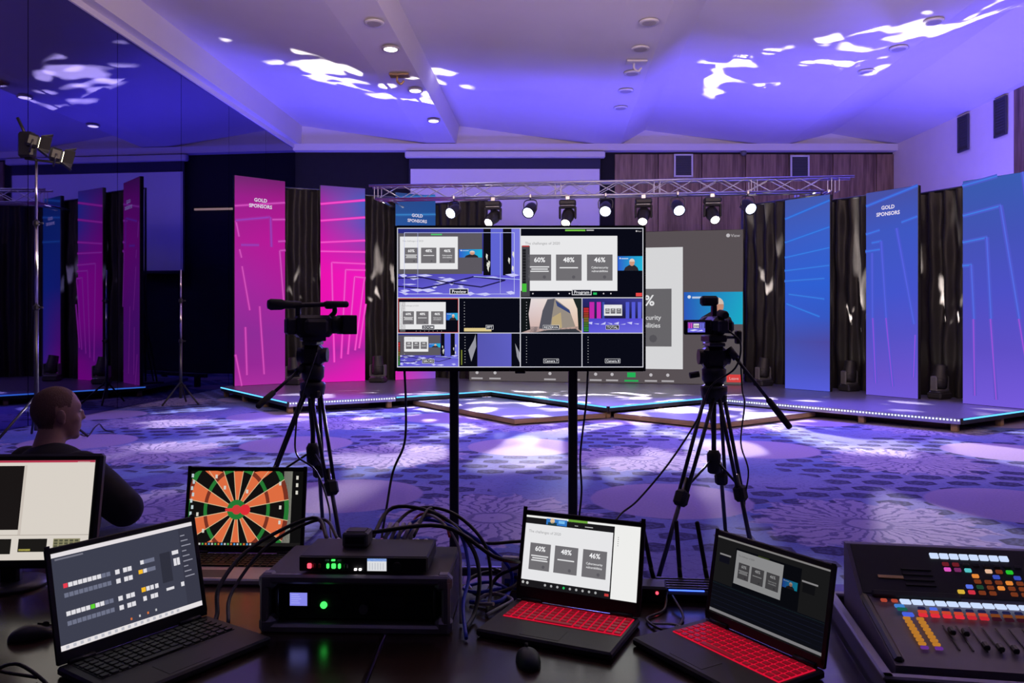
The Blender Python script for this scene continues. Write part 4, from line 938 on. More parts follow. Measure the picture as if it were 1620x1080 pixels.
# ------------------------------------------------------------------ tall lamp stand by the mirrored wall
def light_stand(base, top, r_foot, label, feet_ang, mats=('steel', 'chrome')):
    t = thing('light_stand', label, 'light stand', base); z = top; n = 3
    for a in feet_ang:
        fx, fy = r_foot*math.cos(a), r_foot*math.sin(a)
        MB().cyl((0, 0, z*0.13+0.1), (fx, fy, 0.015), 0.017, n=8).build('leg', M['black'], t)
    MB().cyl((0, 0, 0.12), (0, 0, z*0.48), 0.028, n=10).build('lower_tube', M['steel'], t)
    MB().cyl((0, 0, z*0.46), (0, 0, z*0.78), 0.022, n=10).build('middle_tube', M['chrome'], t)
    MB().cyl((0, 0, z*0.76), (0, 0, z), 0.017, n=10).build('upper_tube', M['chrome'], t)
    for q in (0.14, 0.47, 0.77):
        MB().box((0, 0, z*q), (0.075, 0.075, 0.08), bev=0.02).build('collar', M['black'], t); MB().cyl((0.03, 0, z*q), (0.09, 0, z*q), 0.014, n=8).build('knob', M['rubber'], t)
    return t
LSB = Vector((-6.30, 10.55, 0))
light_stand(LSB, 3.72, 0.62, 'tall tripod stand carrying two warm lamps, by the mirrored wall', [0.3, 2.2, 4.4])
def barn_lamp(p, aim, label):
    t = thing('barn_door_lamp', label, 'lamp', p, 0, 'warm lamps on the tall stand'); d = (Vector(aim)-Vector(p)).normalized(); R = d.to_track_quat('Z', 'Y').to_matrix()
    MB().box(-d*0.06, (0.17, 0.17, 0.16), rot=R, bev=0.03).build('housing', M['black'], t)
    MB().box(d*0.022, (0.12, 0.12, 0.008), rot=R).build('lamp_face', M['lamp_warm'], t)
    for k in range(4):
        Rk = R @ Matrix.Rotation(k*math.pi/2, 3, 'Z'); c = d*0.085+Rk @ Vector((0.115, 0, 0)); tl = Rk @ Matrix.Rotation(0.45, 3, 'Y')
        MB().box(c, (0.006, 0.17, 0.14), rot=tl).build('barn_door', M['dark_grey'], t)
    MB().tube([p2 for p2 in (R @ Vector((0.10, 0, -0.06)), R @ Vector((0.12, -0.08, -0.06)), R @ Vector((0, -0.15, -0.06)), R @ Vector((-0.12, -0.08, -0.06)), R @ Vector((-0.10, 0, -0.06)))], 0.012, 6).build('yoke', M['steel'], t)
    return t
barn_lamp((LSB.x+0.03, LSB.y-0.02, 3.93), (LSB.x+2.6, LSB.y+1.6, 3.25), 'warm barn-door lamp on the tall stand, the higher one')
barn_lamp((LSB.x+0.30, LSB.y+0.05, 3.76), (LSB.x+2.9, LSB.y+1.7, 3.1), 'warm barn-door lamp on the tall stand, the lower one')
o = MB().cyl((LSB.x-0.15, LSB.y, 3.72), (LSB.x+0.32, LSB.y, 3.66), 0.016, n=8).cyl((LSB.x-0.10, LSB.y, 3.95), (LSB.x-0.22, LSB.y-0.05, 4.25), 0.02, n=8).box((LSB.x-0.12, LSB.y, 3.9), (0.2, 0.14, 0.34), bev=0.03).build('lamp_ballast', M['black']); tag(o, 'black ballast box with a cross arm behind the two warm lamps', 'lamp part')
LS2 = Vector((-6.28, 15.1, 0))
light_stand(LS2, 2.55, 0.44, 'slim empty tripod stand standing before the mirrored wall', [-0.4, 1.75, 4.3])

# ================================================================== THE TABLES
def table(x0, x1, y0, y1, label):
    t = thing('table', label, 'table', ((x0+x1)/2, (y0+y1)/2, 0), 0, 'dark wooden tables'); w, d = x1-x0, y1-y0
    MB().box((0, 0, 0.735), (w, d, 0.03), bev=0.006).build('table_top', M['table'], t)
    for sx in (-1, 1):
        for sy in (-1, 1): MB().box((sx*(w/2-0.06), sy*(d/2-0.06), 0.36), (0.05, 0.05, 0.72), bev=0.006).build('leg', M['black'], t)
    for sy in (-1, 1): MB().box((0, sy*(d/2-0.06), 0.69), (w-0.16, 0.03, 0.06)).build('apron', M['table'], t)
table(-2.05, -0.33, 1.15, 2.86, 'dark glossy table on the left, under the dartboard laptop')
table(-0.325, 2.1, 1.15, 2.44, 'dark glossy table on the right, under the red-lit laptops and the mixer')
TZ = 0.75

# ------------------------------------------------------------------ laptops
def laptop(hl, rz, w, d, sh, tilt, label, shell, keymat, draw, kb_x=(0.06, 0.94), kb_y=(0.44, 0.92), glow=None, k=1.0, chin=0.10, rows=6, cols=15):
    """hl: left hinge corner on the table; local x along the hinge, y away from the user"""
    c, s = math.cos(rz), math.sin(rz)
    t = thing('laptop', label, 'laptop', (hl[0], hl[1], TZ), rz, 'open laptops on the tables'); th = 0.020
    body = MB().box((w/2, -d/2, th/2+0.002), (w, d, th), bev=0.005).build('base', M[shell], t)
    kx0, kx1 = kb_x[0]*w, kb_x[1]*w; ky0, ky1 = -d+kb_y[0]*d, -d+kb_y[1]*d
    MB().box(((kx0+kx1)/2, (ky0+ky1)/2, th+0.0025), (kx1-kx0, ky1-ky0, 0.002)).build('key_tray', M[glow] if glow else M['black'], body)
    pw, ph = (kx1-kx0)/cols, (ky1-ky0)/rows
    key = MB().box((0, 0, 0), (pw*0.76, ph*0.70, 0.0032), bev=0.001, ).mesh('key', M[keymat]); wide = MB().box((0, 0, 0), (pw*4.78, ph*0.76, 0.0032), bev=0.001).mesh('key', M[keymat])
    for j in range(rows):
        i = 0
        while i < cols:
            x = kx0+(i+0.5)*pw; y = ky0+(j+0.5)*ph
            if j == 0 and i == 4: put('key', wide, body, (kx0+(i+2.5)*pw, y, th+0.0052)); i += 5; continue
            put('key', key, body, (x, y, th+0.0052)); i += 1
    tx = (kx0+kx1)/2-0.02
    MB().box((tx, -d+0.19*d, th+0.0021), (0.105, d*0.26, 0.0012), bev=0.0004).build('touchpad', M['dark_grey'] if shell != 'silver' else M['grey'], body)
    for q in (-1, 1): MB().cyl((w/2+q*w*0.36-0.03, -0.006, th+0.004), (w/2+q*w*0.36+0.03, -0.006, th+0.004), 0.007, n=10).build('hinge', M['black'], body)
    lid = MB().box((w/2, 0.004, sh/2), (w, 0.008, sh), bev=0.0035).build('lid', M['black'], t); lid.location = (0, -0.004, th+0.003); lid.rotation_euler = (-tilt, 0, 0)
    bz, top, bot = 0.012, 0.014, sh*chin
    cvs = Canvas(w-2*bz, sh-top-bot, 0.00025, k); draw(cvs); o = cvs.build('display', lid); o.location = (bz, -0.0008, bot); o.rotation_euler = (math.pi/2, 0, 0)
    fr = MB()
    for x in (bz/2, w-bz/2): fr.box((x, -0.0008, (sh+bot-top)/2), (bz, 0.003, sh-0.004), bev=0.001)
    fr.box((w/2, -0.0008, sh-top/2), (w-0.004, 0.003, top-0.002), bev=0.001); fr.box((w/2, -0.0008, bot/2), (w-0.004, 0.003, bot-0.001), bev=0.001); fr.build('bezel', M['black'], lid)
    MB().cyl((w/2, -0.004, sh-top/2), (w/2, -0.002, sh-top/2), 0.002, n=8).build('webcam', M['black_gloss'], lid)
    return t
def d_switcher(cv):                                     # vision mixer control program
    cv.rect(0, 0, 1, 1, C(62, 64, 80)); cv.layer(); cv.rect(0, 0, 1, 0.045, C(232, 226, 230)); cv.rect(0, 0.945, 1, 1, C(235, 230, 232)); cv.rect(0.885, 0.045, 1, 0.945, C(56, 57, 72)); cv.layer()
    cv.rect(0.02, 0.06, 0.2, 0.078, C(120, 120, 135)); wt = C(228, 226, 232); dim = C(112, 116, 138)
    def row(y, hi, lit, colr):
        for i in range(10):
            x = 0.055+i*0.031; cv.rect(x, y, x+0.027, y+0.046, (wt if i < lit else dim) if i != hi else colr)
    row(0.33, 0, 8, C(235, 60, 80)); row(0.43, -1, 0, wt); row(0.62, 5, 8, C(95, 215, 50)); row(0.72, -1, 0, wt)
    for y in (0.33, 0.43, 0.62, 0.72):
        cv.rect(0.395, y, 0.425, y+0.05, wt); cv.rect(0.45, y, 0.478, y+0.05, wt); cv.rect(0.482, y, 0.51, y+0.05, wt)
    cv.rect(0.575, 0.30, 0.68, 0.345, dim); cv.rect(0.575, 0.40, 0.68, 0.445, dim); cv.layer(); cv.rect(0.575, 0.30, 0.60, 0.345, wt); cv.rect(0.555, 0.40, 0.585, 0.445, C(250, 190, 40)); cv.rect(0.59, 0.40, 0.615, 0.445, wt)
    cv.rect(0.56, 0.60, 0.59, 0.65, C(250, 190, 40)); cv.rect(0.595, 0.60, 0.62, 0.65, wt); cv.rect(0.625, 0.60, 0.65, 0.65, wt); cv.rect(0.66, 0.60, 0.685, 0.65, wt)
    cv.rect(0.565, 0.70, 0.59, 0.75, wt); cv.rect(0.62, 0.70, 0.645, 0.75, wt); cv.rect(0.648, 0.70, 0.673, 0.75, wt)
    cv.rect(0.72, 0.28, 0.80, 0.62, C(48, 49, 62)); cv.rect(0.74, 0.685, 0.80, 0.715, wt); cv.rect(0.855, 0.665, 0.88, 0.715, wt)
    cv.rect(0.815, 0.285, 0.865, 0.33, wt); cv.rect(0.82, 0.375, 0.842, 0.46, wt); cv.rect(0.846, 0.375, 0.868, 0.46, wt)
    for y in range(9): cv.rect(0.895, 0.13+y*0.06, 0.93+0.02*(y % 3), 0.142+y*0.06, C(150, 150, 165))
    for i, c in enumerate([(225, 120, 60), (200, 200, 205), (225, 120, 60), (200, 200, 205)]): cv.rect(0.46+i*0.06, 0.885-0.004*i, 0.472+i*0.06, 0.91-0.004*i, C(*c))
    cv.layer(); [cv.rect(0.03+i*0.045, 0.955, 0.05+i*0.045, 0.985, C(190, 190, 200)) for i in range(18)]
def d_dart(cv):                                         # a dartboard as desktop picture
    cv.rect(0, 0, 1, 1, C(16, 15, 16)); cv.rect(0.83, 0, 0.905, 1, C(150, 150, 138)); cv.rect(0.905, 0, 1, 1, C(12, 12, 12)); cv.layer()
    cx, cy = 0.425, 0.52; R = cv.h*0.86
    def clipdisc(r, c): cv.disc(cx, cy, r, c, 48)
    X = lambda x: min(max(x, 0.0), 1.0)
    seg = 2*math.pi/20; orange, blk, grn, red, wire = C(226, 110, 66), C(18, 16, 16), C(38, 120, 52), C(120, 50, 36), C(220, 190, 150)
    def ring(r0, r1, ca, cb):
        for i in range(20):
            for q in range(3):
                a0 = -seg/2+i*seg+q*seg/3; a1 = a0+seg/3
                pts = [(cx+r*math.cos(a)/cv.w*0.80, cy+r*math.sin(a)/cv.h) for r, a in ((r0, a0), (r1, a0), (r1, a1), (r0, a1))]
                if all(p[0] <= 0 or p[1] <= 0 or p[1] >= 1 for p in pts): continue
                cv.poly([(X(p[0]), X(p[1])) for p in pts], ca if i % 2 else cb)
    ring(0.015, R*0.62, orange, blk); ring(R*0.66, R*0.97, orange, blk); cv.layer(); ring(R*0.60, R*0.67, red, grn); ring(R*0.96, R*1.05, red, grn); cv.layer()
    for i in range(20):
        a = -seg/2+i*seg; e = (cx+R*1.05*math.cos(a)/cv.w*0.8, cy+R*1.05*math.sin(a)/cv.h)
        tt = 1.0
        for lo, hi, v0, v1 in ((0, 1, cx, e[0]), (0, 1, cy, e[1])):
            if v1 > hi: tt = min(tt, (hi-v0)/(v1-v0))
            if v1 < lo: tt = min(tt, (lo-v0)/(v1-v0))
        cv.line((cx, cy), (cx+(e[0]-cx)*tt, cy+(e[1]-cy)*tt), 0.0022, wire)
    cv.layer(); cv.disc(cx, cy, R*0.155, grn, 24); cv.layer(); cv.disc(cx, cy, R*0.075, C(205, 60, 60), 20); cv.layer()
    cv.disc(cx+0.075, cy, 0.018, C(225, 45, 55), 16); cv.poly([(cx-0.10, cy-0.015), (cx-0.02, cy-0.02), (cx-0.02, cy+0.03), (cx-0.10, cy+0.02)], C(215, 50, 55))
    for i in range(8): cv.rect(0.008+0.012*(i % 2), 0.04+i*0.085, 0.028+0.012*(i % 2), 0.09+i*0.085, C(190, 205, 210))
    for x, y in [(0.07, 0.56), (0.3, 0.2), (0.5, 0.25), (0.22, 0.05), (0.13, 0.78), (0.94, 0.06), (0.94, 0.16), (0.94, 0.26), (0.80, 0.66), (0.79, 0.14), (0.80, 0.46), (0.79, 0.78)]: cv.rect(x, y, x+0.02, y+0.05, C(215, 210, 200))
    cv.layer(); cv.rect(0, 0.955, 1, 1, C(28, 26, 26)); cv.layer(); [cv.rect(0.08+i*0.028, 0.965, 0.095+i*0.028, 0.99, C(*[(90, 160, 220), (200, 200, 200), (80, 180, 90), (220, 120, 50)][i % 4])) for i in range(18)]; cv.rect(0, 0.955, 0.05, 1, C(210, 205, 195))
def d_zoom_light(cv):
    cv.rect(0, 0, 1, 1, C(240, 240, 238)); cv.layer(); cv.rect(0, 0.028, 0.785, 1, C(26, 25, 28)); cv.rect(0.38, 0, 0.55, 0.035, C(110, 170, 60)); cv.layer()
    slide(cv, 0.0, 0.115, 0.775, 0.905); cv.layer(); cv.rect(0.185, 0.02, 0.37, 0.105, C(50, 120, 200)); cv.layer(); cv.disc(0.24, 0.05, 0.007, C(220, 190, 150), 10); cv.rect(0.20, 0.07, 0.28, 0.105, C(30, 60, 70)); cv.rect(0.295, 0.035, 0.35, 0.075, C(120, 190, 240))
    cv.rect(0.44, 0.075, 0.47, 0.085, C(170, 170, 170)); cv.rect(0.53, 0.075, 0.60, 0.085, C(200, 200, 200))
    for i in range(9): cv.disc(0.22+i*0.055, 0.95, 0.0035, C(*(GR_ if i == 3 else (170, 170, 172))), 8)
    cv.rect(0.735, 0.94, 0.77, 0.975, C(200, 60, 60)); cv.disc(0.02, 0.945, 0.004, C(190, 190, 190), 8); cv.disc(0.06, 0.95, 0.004, C(190, 190, 190), 8)
    for i in range(5): cv.disc(0.82, 0.17+i*0.028, 0.0012, C(90, 90, 90), 6)
def d_zoom_dark(cv):
    cv.rect(0, 0, 1, 1, C(24, 24, 25)); cv.layer(); cv.rect(0, 0.0, 1, 0.022, C(125, 122, 122)); cv.rect(0, 0.95, 1, 0.985, C(120, 118, 122)); cv.rect(0, 0.60, 1, 0.945, C(12, 13, 20))
    for i in range(5): cv.rect(0, 0.66+i*0.058, 1, 0.664+i*0.058, C(30, 34, 60))
    cv.rect(0.0, 0.615, 1.0, 0.622, C(35, 62, 66)); cv.layer(); cv.rect(0.19, 0.09, 0.78, 0.60, C(8, 9, 14)); cv.layer()
    slide(cv, 0.20, 0.115, 0.63, 0.54, 0.30); thumb(cv, 0.635, 0.27, 0.76, 0.37, 0.35); cv.rect(0.04, 0.215, 0.15, 0.235, C(130, 128, 130)); cv.rect(0.79, 0.215, 0.92, 0.235, C(130, 128, 130)); cv.rect(0.04, 0.245, 0.14, 0.33, C(14, 14, 24)); cv.rect(0.80, 0.245, 0.90, 0.35, C(15, 15, 18)); cv.rect(0.40, 0.098, 0.5, 0.11, C(50, 60, 25))
laptop((-1.03, 1.80), math.radians(56), 0.388, 0.262, 0.262, math.radians(13), 'black laptop with grey vision mixing software on screen, front left', 'dark_grey', 'key', d_switcher, k=0.95, chin=0.11)
laptop((-1.115, 2.70), math.radians(-2), 0.413, 0.275, 0.285, math.radians(9), 'silver laptop with a dartboard picture on its screen', 'silver', 'key', d_dart, k=0.95, chin=0.08)
laptop((0.012, 2.25), math.radians(-25), 0.36, 0.248, 0.245, math.radians(13), 'black laptop with red-lit keys and a bright white slide, in front of the display stand', 'dark_grey', 'key_red', d_zoom_light, glow='glow_red', k=0.98, chin=0.15, kb_x=(0.07, 0.97))
laptop((0.512, 2.10), math.radians(-59), 0.37, 0.252, 0.232, math.radians(10), 'black laptop with red-lit keys and a dim dark screen, beside the mixer', 'dark_grey', 'key_red', d_zoom_dark, glow='glow_red', k=1.0, chin=0.10, kb_x=(0.07, 0.97))

# ------------------------------------------------------------------ desktop monitor at the left edge
t = thing('monitor', 'desktop monitor with a white document window, at the left picture edge', 'monitor', (-1.52, 2.36, TZ), math.radians(2))
mw, mh = 0.56, 0.335
MB().lathe((0, 0.06, 0), (0, 0, 1), [(0, 0.10), (0.012, 0.10), (0.018, 0.07)], 24).build('foot', M['black'], t)
MB().box((0, 0.06, 0.10), (0.06, 0.03, 0.18), bev=0.008).build('neck', M['black'], t)
mp_ = MB().box((0, 0.02, mh/2), (mw, 0.03, mh), bev=0.008).build('panel', M['black'], t); mp_.location = (0, -0.02, 0.075); mp_.rotation_euler = (-math.radians(11), 0, 0)
cvm = Canvas(mw-0.04, mh-0.045, 0.0003, 0.85); wv = C(232, 224, 214)
cvm.rect(0, 0, 1, 1, wv); cvm.layer(); cvm.rect(0, 0, 1, 0.022, C(190, 60, 85)); cvm.rect(0.30, 0.055, 0.60, 0.70, C(28, 24, 24)); cvm.rect(0.60, 0.05, 0.616, 0.75, C(215, 205, 195)); cvm.rect(0.9, 0.012, 0.97, 0.022, C(200, 160, 160)); cvm.layer()
cvm.rect(0, 0.75, 1, 0.756, C(180, 170, 160)); cvm.rect(0.40, 0.79, 0.57, 0.94, C(30, 28, 26)); cvm.rect(0.61, 0.79, 0.77, 0.92, C(30, 28, 26)); cvm.rect(0.615, 0.89, 0.68, 0.91, C(190, 180, 90)); cvm.rect(0.805, 0.79, 0.955, 0.92, C(150, 145, 110)); cvm.layer()
for i in range(5):
    for j in range(4): cvm.rect(0.81+i*0.029, 0.80+j*0.028, 0.83+i*0.029, 0.82+j*0.028, C(90, 90, 70))
o = cvm.build('display', mp_); o.location = (-(mw-0.04)/2, 0.0036, 0.025); o.rotation_euler = (math.pi/2, 0, 0)
MB().cyl((mw/2-0.02, 0.004, 0.05), (mw/2-0.02, 0.002, 0.05), 0.004, n=8).build('power_button', M['grey'], mp_)

# ------------------------------------------------------------------ computer mice
def mouse(p, rz, m, label, s=1.0):
    t = thing('computer_mouse', label, 'mouse', p, rz); q = MB(); nu, nv = 20, 10
    for j in range(nv+1):
        th = (math.pi/2)*j/nv
        for i in range(nu):
            ph = 2*math.pi*i/nu; y = 0.056*s*math.cos(th)*math.sin(ph); w = 0.032*s*(1-0.12*math.cos(2*ph)*0.5)
            q.v.append((w*math.cos(th)*math.cos(ph), y, (0.036*s)*math.sin(th)**0.8*(1.0-0.25*max(0, y)/0.056)))
    for j in range(nv):
        for i in range(nu): q.face((j*nu+i, j*nu+(i+1) % nu, (j+1)*nu+(i+1) % nu, (j+1)*nu+i), True)
    q.face(list(range(nu))[::-1]); q.build('shell', M[m], t)
    MB().box((0, 0.03, 0.029*s), (0.0016, 0.042*s, 0.004), rot=Euler((-0.35, 0, 0))).build('button_gap', M['black'], t)
    MB().cyl((-0.004, 0.028*s, 0.029*s), (0.004, 0.028*s, 0.029*s), 0.0085*s, n=12).build('scroll_wheel', M['rubber'], t)
    return t
mouse((0.038, 1.875, TZ), 0.15, 'green_mouse', 'rounded dark green mouse in front of the white-slide laptop', 0.95)
mouse((-1.215, 2.02, TZ), math.radians(-58), 'black', 'black wired mouse at the left edge of the table', 1.0)

# ------------------------------------------------------------------ rack case and vision mixer
t = thing('rack_case', 'black two-unit rack flight case with a small lit screen and a green button', 'rack case', (-0.405, 2.05, TZ), math.radians(-2))
rw, rd, rh = 0.485, 0.27, 0.148
c = MB(); c.box((0, rd/2+0.012, 0.010), (rw, rd, 0.018), bev=0.004); c.box((0, rd/2+0.012, rh-0.010), (rw, rd, 0.018), bev=0.004)
for sx in (-1, 1): c.box((sx*(rw/2-0.009), rd/2+0.012, rh/2), (0.018, rd, rh-0.036))
c.box((0, rd, rh/2), (rw-0.03, 0.018, rh-0.03)); c.build('case', M['case'], t)
e = MB()
for z in (0.010, rh-0.010): e.box((0, 0.004, z), (rw+0.006, 0.02, 0.024), bev=0.006)
for sx in (-1, 1): e.box((sx*(rw/2-0.007), 0.004, rh/2), (0.022, 0.02, rh-0.02), bev=0.006)
e.build('edge_rim', M['case_edge'], t)
cm = MB().box((0, 0, 0), (0.045, 0.045, 0.045), bev=0.012).mesh('corner_cap', M['case_edge'])
for sx in (-1, 1):
    for z in (0.018, rh-0.018): put('corner_cap', cm, t, (sx*(rw/2-0.014), 0.016, z))
un = MB().box((0, 0.045, rh/2), (rw-0.04, 0.02, rh-0.045), bev=0.003).build('front_unit', M['black'], t)
MB().box((-0.155, 0.033, rh/2+0.002), (0.058, 0.006, 0.046), bev=0.002).build('screen_frame', M['black_gloss'], un)
cvs = Canvas(0.046, 0.034, 0.0003, 1.0); cvs.rect(0, 0, 1, 1, C(135, 135, 235)); cvs.layer()
for i in range(5): cvs.rect(0.08, 0.12+i*0.16, 0.5+0.08*(i % 3), 0.17+i*0.16, C(165, 168, 245))
o = cvs.build('screen_picture', un); o.location = (-0.178, 0.0295, rh/2-0.015); o.rotation_euler = (math.pi/2, 0, 0)
MB().cyl((-0.088, 0.036, rh/2-0.012), (-0.088, 0.026, rh/2-0.012), 0.009, n=16).build('green_button', M['led_green'], un)
MB().box((-0.085, 0.033, rh/2), (0.075, 0.006, 0.038), bev=0.002).build('button_plate', M['dark_grey'], un)
for i, x in enumerate((-0.045, -0.02, 0.018)): MB().box((x, 0.033, rh/2-0.01), (0.014, 0.006, 0.022), bev=0.002).build('small_button', M['dark_grey'], un)
MB().cyl((0.018, 0.036, rh/2-0.02), (0.018, 0.018, rh/2-0.02), 0.012, n=16).build('jog_knob', M['grey'], un)
MB().box((0.085, 0.033, rh/2-0.004), (0.085, 0.006, 0.036), bev=0.002).build('grille', M['dark_grey'], un)
for sx in (-1, 1): MB().tube([(sx*0.205, 0.035, rh/2-0.035), (sx*0.205, 0.012, rh/2-0.032), (sx*0.205, 0.012, rh/2+0.032), (sx*0.205, 0.035, rh/2+0.035)], 0.004, 8).build('pull_handle', M['steel'], un)

z0 = TZ+rh+0.004
t = thing('vision_switcher', 'slim black vision switcher with red and green lit buttons, on the rack case', 'video switcher', (-0.385, 2.058, z0), math.radians(-2))
b_ = MB().box((0, 0.085, 0.024), (0.335, 0.17, 0.040), bev=0.004).build('body', M['dark_grey'], t)
MB().box((0, -0.001, 0.024), (0.33, 0.006, 0.036), bev=0.001).build('front_panel', M['black'], t)
for i, (x, m, s_) in enumerate([(-0.138, 'led_red', 0.011), (-0.125, 'cable_red', 0.008), (-0.090, 'led_green', 0.007), (-0.075, 'led_green', 0.011), (-0.060, 'led_green', 0.007), (-0.112, 'cable_red', 0.007), (-0.043, 'dark_grey', 0.01)]):
    MB().box((x, -0.006, 0.020), (s_, 0.006, 0.013), bev=0.002).build('lit_button' if 'led' in m else 'button', M[m], t)
for i in range(3): MB().box((-0.092+i*0.016, -0.006, 0.035), (0.010, 0.005, 0.004), bev=0.001).build('small_button', M['led_green'] if i == 1 else M['down_off'], t)
for i in range(2): MB().box((-0.018+i*0.012, -0.006, 0.012), (0.006, 0.005, 0.004)).build('indicator', M['down_on'], t)
cvs = Canvas(0.050, 0.032, 0.0003, 1.0); cvs.rect(0, 0, 1, 1, C(220, 222, 225)); cvs.rect(0, 0, 1, 0.22, C(70, 130, 215)); cvs.layer()
for i in range(6): cvs.rect(0.1+i*0.14, 0.35, 0.16+i*0.14, 0.9, C(195, 198, 205))
o = cvs.build('screen_picture', t); o.location = (0.012, -0.0048, 0.008); o.rotation_euler = (math.pi/2, 0, 0)
MB().cyl((0.09, -0.002, 0.022), (0.09, -0.014, 0.022), 0.011, n=16).build('knob', M['dark_grey'], t)
cn = MB().cyl((0, 0, 0), (0, 0.035, 0), 0.0075, n=10).mesh('connector', M['alu'])
for i in range(12): put('connector', cn, t, (-0.14+i*0.025, 0.166, 0.030))
for f_ in ((-0.13, 0.03), (0.13, 0.03), (-0.13, 0.15), (0.13, 0.15)): MB().cyl((f_[0], f_[1], 0), (f_[0], f_[1], 0.006), 0.01, n=10).build('rubber_foot', M['rubber'], t)
t = thing('converter_box', 'small dark converter box lying on the vision switcher', 'converter', (-0.42, 2.165, z0+0.0445), math.radians(-3))
MB().box((0, 0, 0.02), (0.07, 0.06, 0.038), bev=0.004).build('body', M['grey'], t); MB().box((0, -0.031, 0.02), (0.05, 0.003, 0.018)).build('socket_plate', M['black'], t); MB().box((0, 0, 0.0405), (0.05, 0.04, 0.002)).build('label_plate', M['dark_grey'], t)

# plugs and cables around the switcher
zc = z0+0.03
cab = [
 ([(-0.52, 2.255, zc), (-0.60, 2.40, zc+0.03), (-0.75, 2.30, zc-0.03), (-0.80, 2.18, 0.83), (-0.78, 2.10, 0.77), (-0.80, 2.02, 0.757)], 0.006, 'cable', 'thick black cable curving down left of the rack case'),
 ([(-0.49, 2.255, zc), (-0.58, 2.42, zc+0.02), (-0.72, 2.36, zc-0.04), (-0.78, 2.22, 0.80), (-0.745, 2.09, 0.757)], 0.005, 'cable', 'thinner black cable curving down left of the rack case'),
 ([(-0.40, 2.255, zc), (-0.36, 2.40, zc+0.06), (-0.22, 2.36, zc+0.05), (-0.12, 2.26, zc-0.01), (-0.09, 2.2, 0.85), (-0.10, 2.15, 0.77), (-0.12, 2.06, 0.757)], 0.006, 'cable', 'black cable arching high over the right end of the switcher'),
 ([(-0.37, 2.255, zc), (-0.30, 2.42, zc+0.05), (-0.18, 2.38, zc+0.05), (-0.08, 2.30, zc-0.02), (-0.06, 2.26, 0.80), (-0.07, 2.18, 0.757)], 0.005, 'cable', 'black cable arching behind the right end of the switcher'),
 ([(-0.34, 2.255, zc), (-0.28, 2.37, zc+0.03), (-0.16, 2.30, zc+0.02), (-0.12, 2.22, 0.86), (-0.13, 2.12, 0.80), (-0.115, 2.0, 0.757)], 0.005, 'cable_blue', 'blue network cable falling beside the rack case'),
 ([(-0.32, 2.255, zc), (-0.24, 2.38, zc+0.04), (-0.14, 2.36, zc), (-0.02, 2.33, 0.85), (0.0, 2.34, 0.78), (-0.03, 2.28, 0.757)], 0.005, 'cable_blue', 'blue network cable running towards the white-slide laptop'),
 ([(-0.30, 2.255, zc), (-0.26, 2.36, zc+0.045), (-0.2, 2.30, zc+0.04), (-0.15, 2.25, zc-0.02), (-0.14, 2.17, 0.84), (-0.135, 2.10, 0.757)], 0.004, 'cable_grey', 'pale grey cable hanging at the corner of the rack case'),
 ([(-0.42, 2.262, zc+0.02), (-0.20, 2.28, zc+0.035), (-0.05, 2.24, zc-0.04), (0.03, 2.28, 0.86), (-0.04, 2.36, 0.80), (-0.08, 2.3, 0.757)], 0.006, 'cable', 'black cable crossing over the switcher towards the laptops'),
 ([(-0.28, 2.262, zc+0.01), (-0.25, 2.38, zc+0.06), (-0.22, 2.42, zc+0.03), (-0.10, 2.36, 0.90), (0.05, 2.40, 0.89), (0.2, 2.60, 0.80), (0.3, 3.2, 0.3), (0.2, 3.6, 0.01)], 0.005, 'cable', 'black cable leaving the switcher to the right behind the laptop'),
 ([(-0.30, 2.262, zc), (-0.29, 2.40, zc+0.03), (-0.24, 2.40, zc+0.045), (-0.20, 2.36, zc+0.03), (-0.18, 2.3, zc)], 0.004, 'cable_red', 'short red cable looping behind the switcher'),
 ([(-0.05, 2.34, 0.757), (0.0, 2.40, 0.775), (-0.06, 2.43, 0.79), (-0.13, 2.38, 0.78), (-0.10, 2.30, 0.765), (-0.02, 2.30, 0.775), (0.02, 2.36, 0.79), (-0.05, 2.42, 0.80)], 0.006, 'cable', 'coil of black cable on the table beside the rack case'),
 ([(-0.12, 2.26, 0.757), (-0.04, 2.24, 0.765), (-0.01, 2.32, 0.77), (-0.07, 2.38, 0.775), (-0.14, 2.33, 0.775), (-0.10, 2.26, 0.785), (-0.03, 2.28, 0.79)], 0.0055, 'cable_blue', 'coil of blue cable on the table beside the rack case'),
 ([(-0.07, 2.16, 0.757), (-0.03, 2.2, 0.765), (0.0, 2.26, 0.765), (-0.06, 2.28, 0.775), (-0.10, 2.22, 0.77), (-0.05, 2.18, 0.78)], 0.005, 'cable_grey', 'coil of pale cable on the table beside the rack case'),
]
for pts_, r, m, lab in cab: cable(pts_, r, lab, m, group='cables around the switcher')
ug = MB().cyl((0, 0, 0), (0, 0.05, 0.012), 0.008, 0.006, n=8).mesh('plug_body', M['cable_grey'])
for i in range(5): MB().cyl((-0.36+i*0.018, 2.25, zc+0.004), (-0.352+i*0.019, 2.31, zc+0.035), 0.006, n=8).build('video_plug', M['cable_grey'])
for i, o in enumerate([x for x in COL.objects if x.name.startswith('video_plug')]): tag(o, 'pale cable plug behind the vision switcher, %s of the row of five' % order[i], 'plug', 'plugs behind the vision switcher')
cable([(-1.06, 1.78, 0.757), (-1.12, 1.74, 0.79), (-1.05, 1.70, 0.82), (-0.96, 1.66, 0.78), (-0.98, 1.60, 0.757), (-1.08, 1.62, 0.757)], 0.004, 'purple-lit cable loop behind the vision mixing laptop')
cable([(-1.02, 1.74, 0.757), (-1.08, 1.68, 0.785), (-1.0, 1.62, 0.80), (-0.92, 1.58, 0.757)], 0.004, 'second cable loop behind the vision mixing laptop')
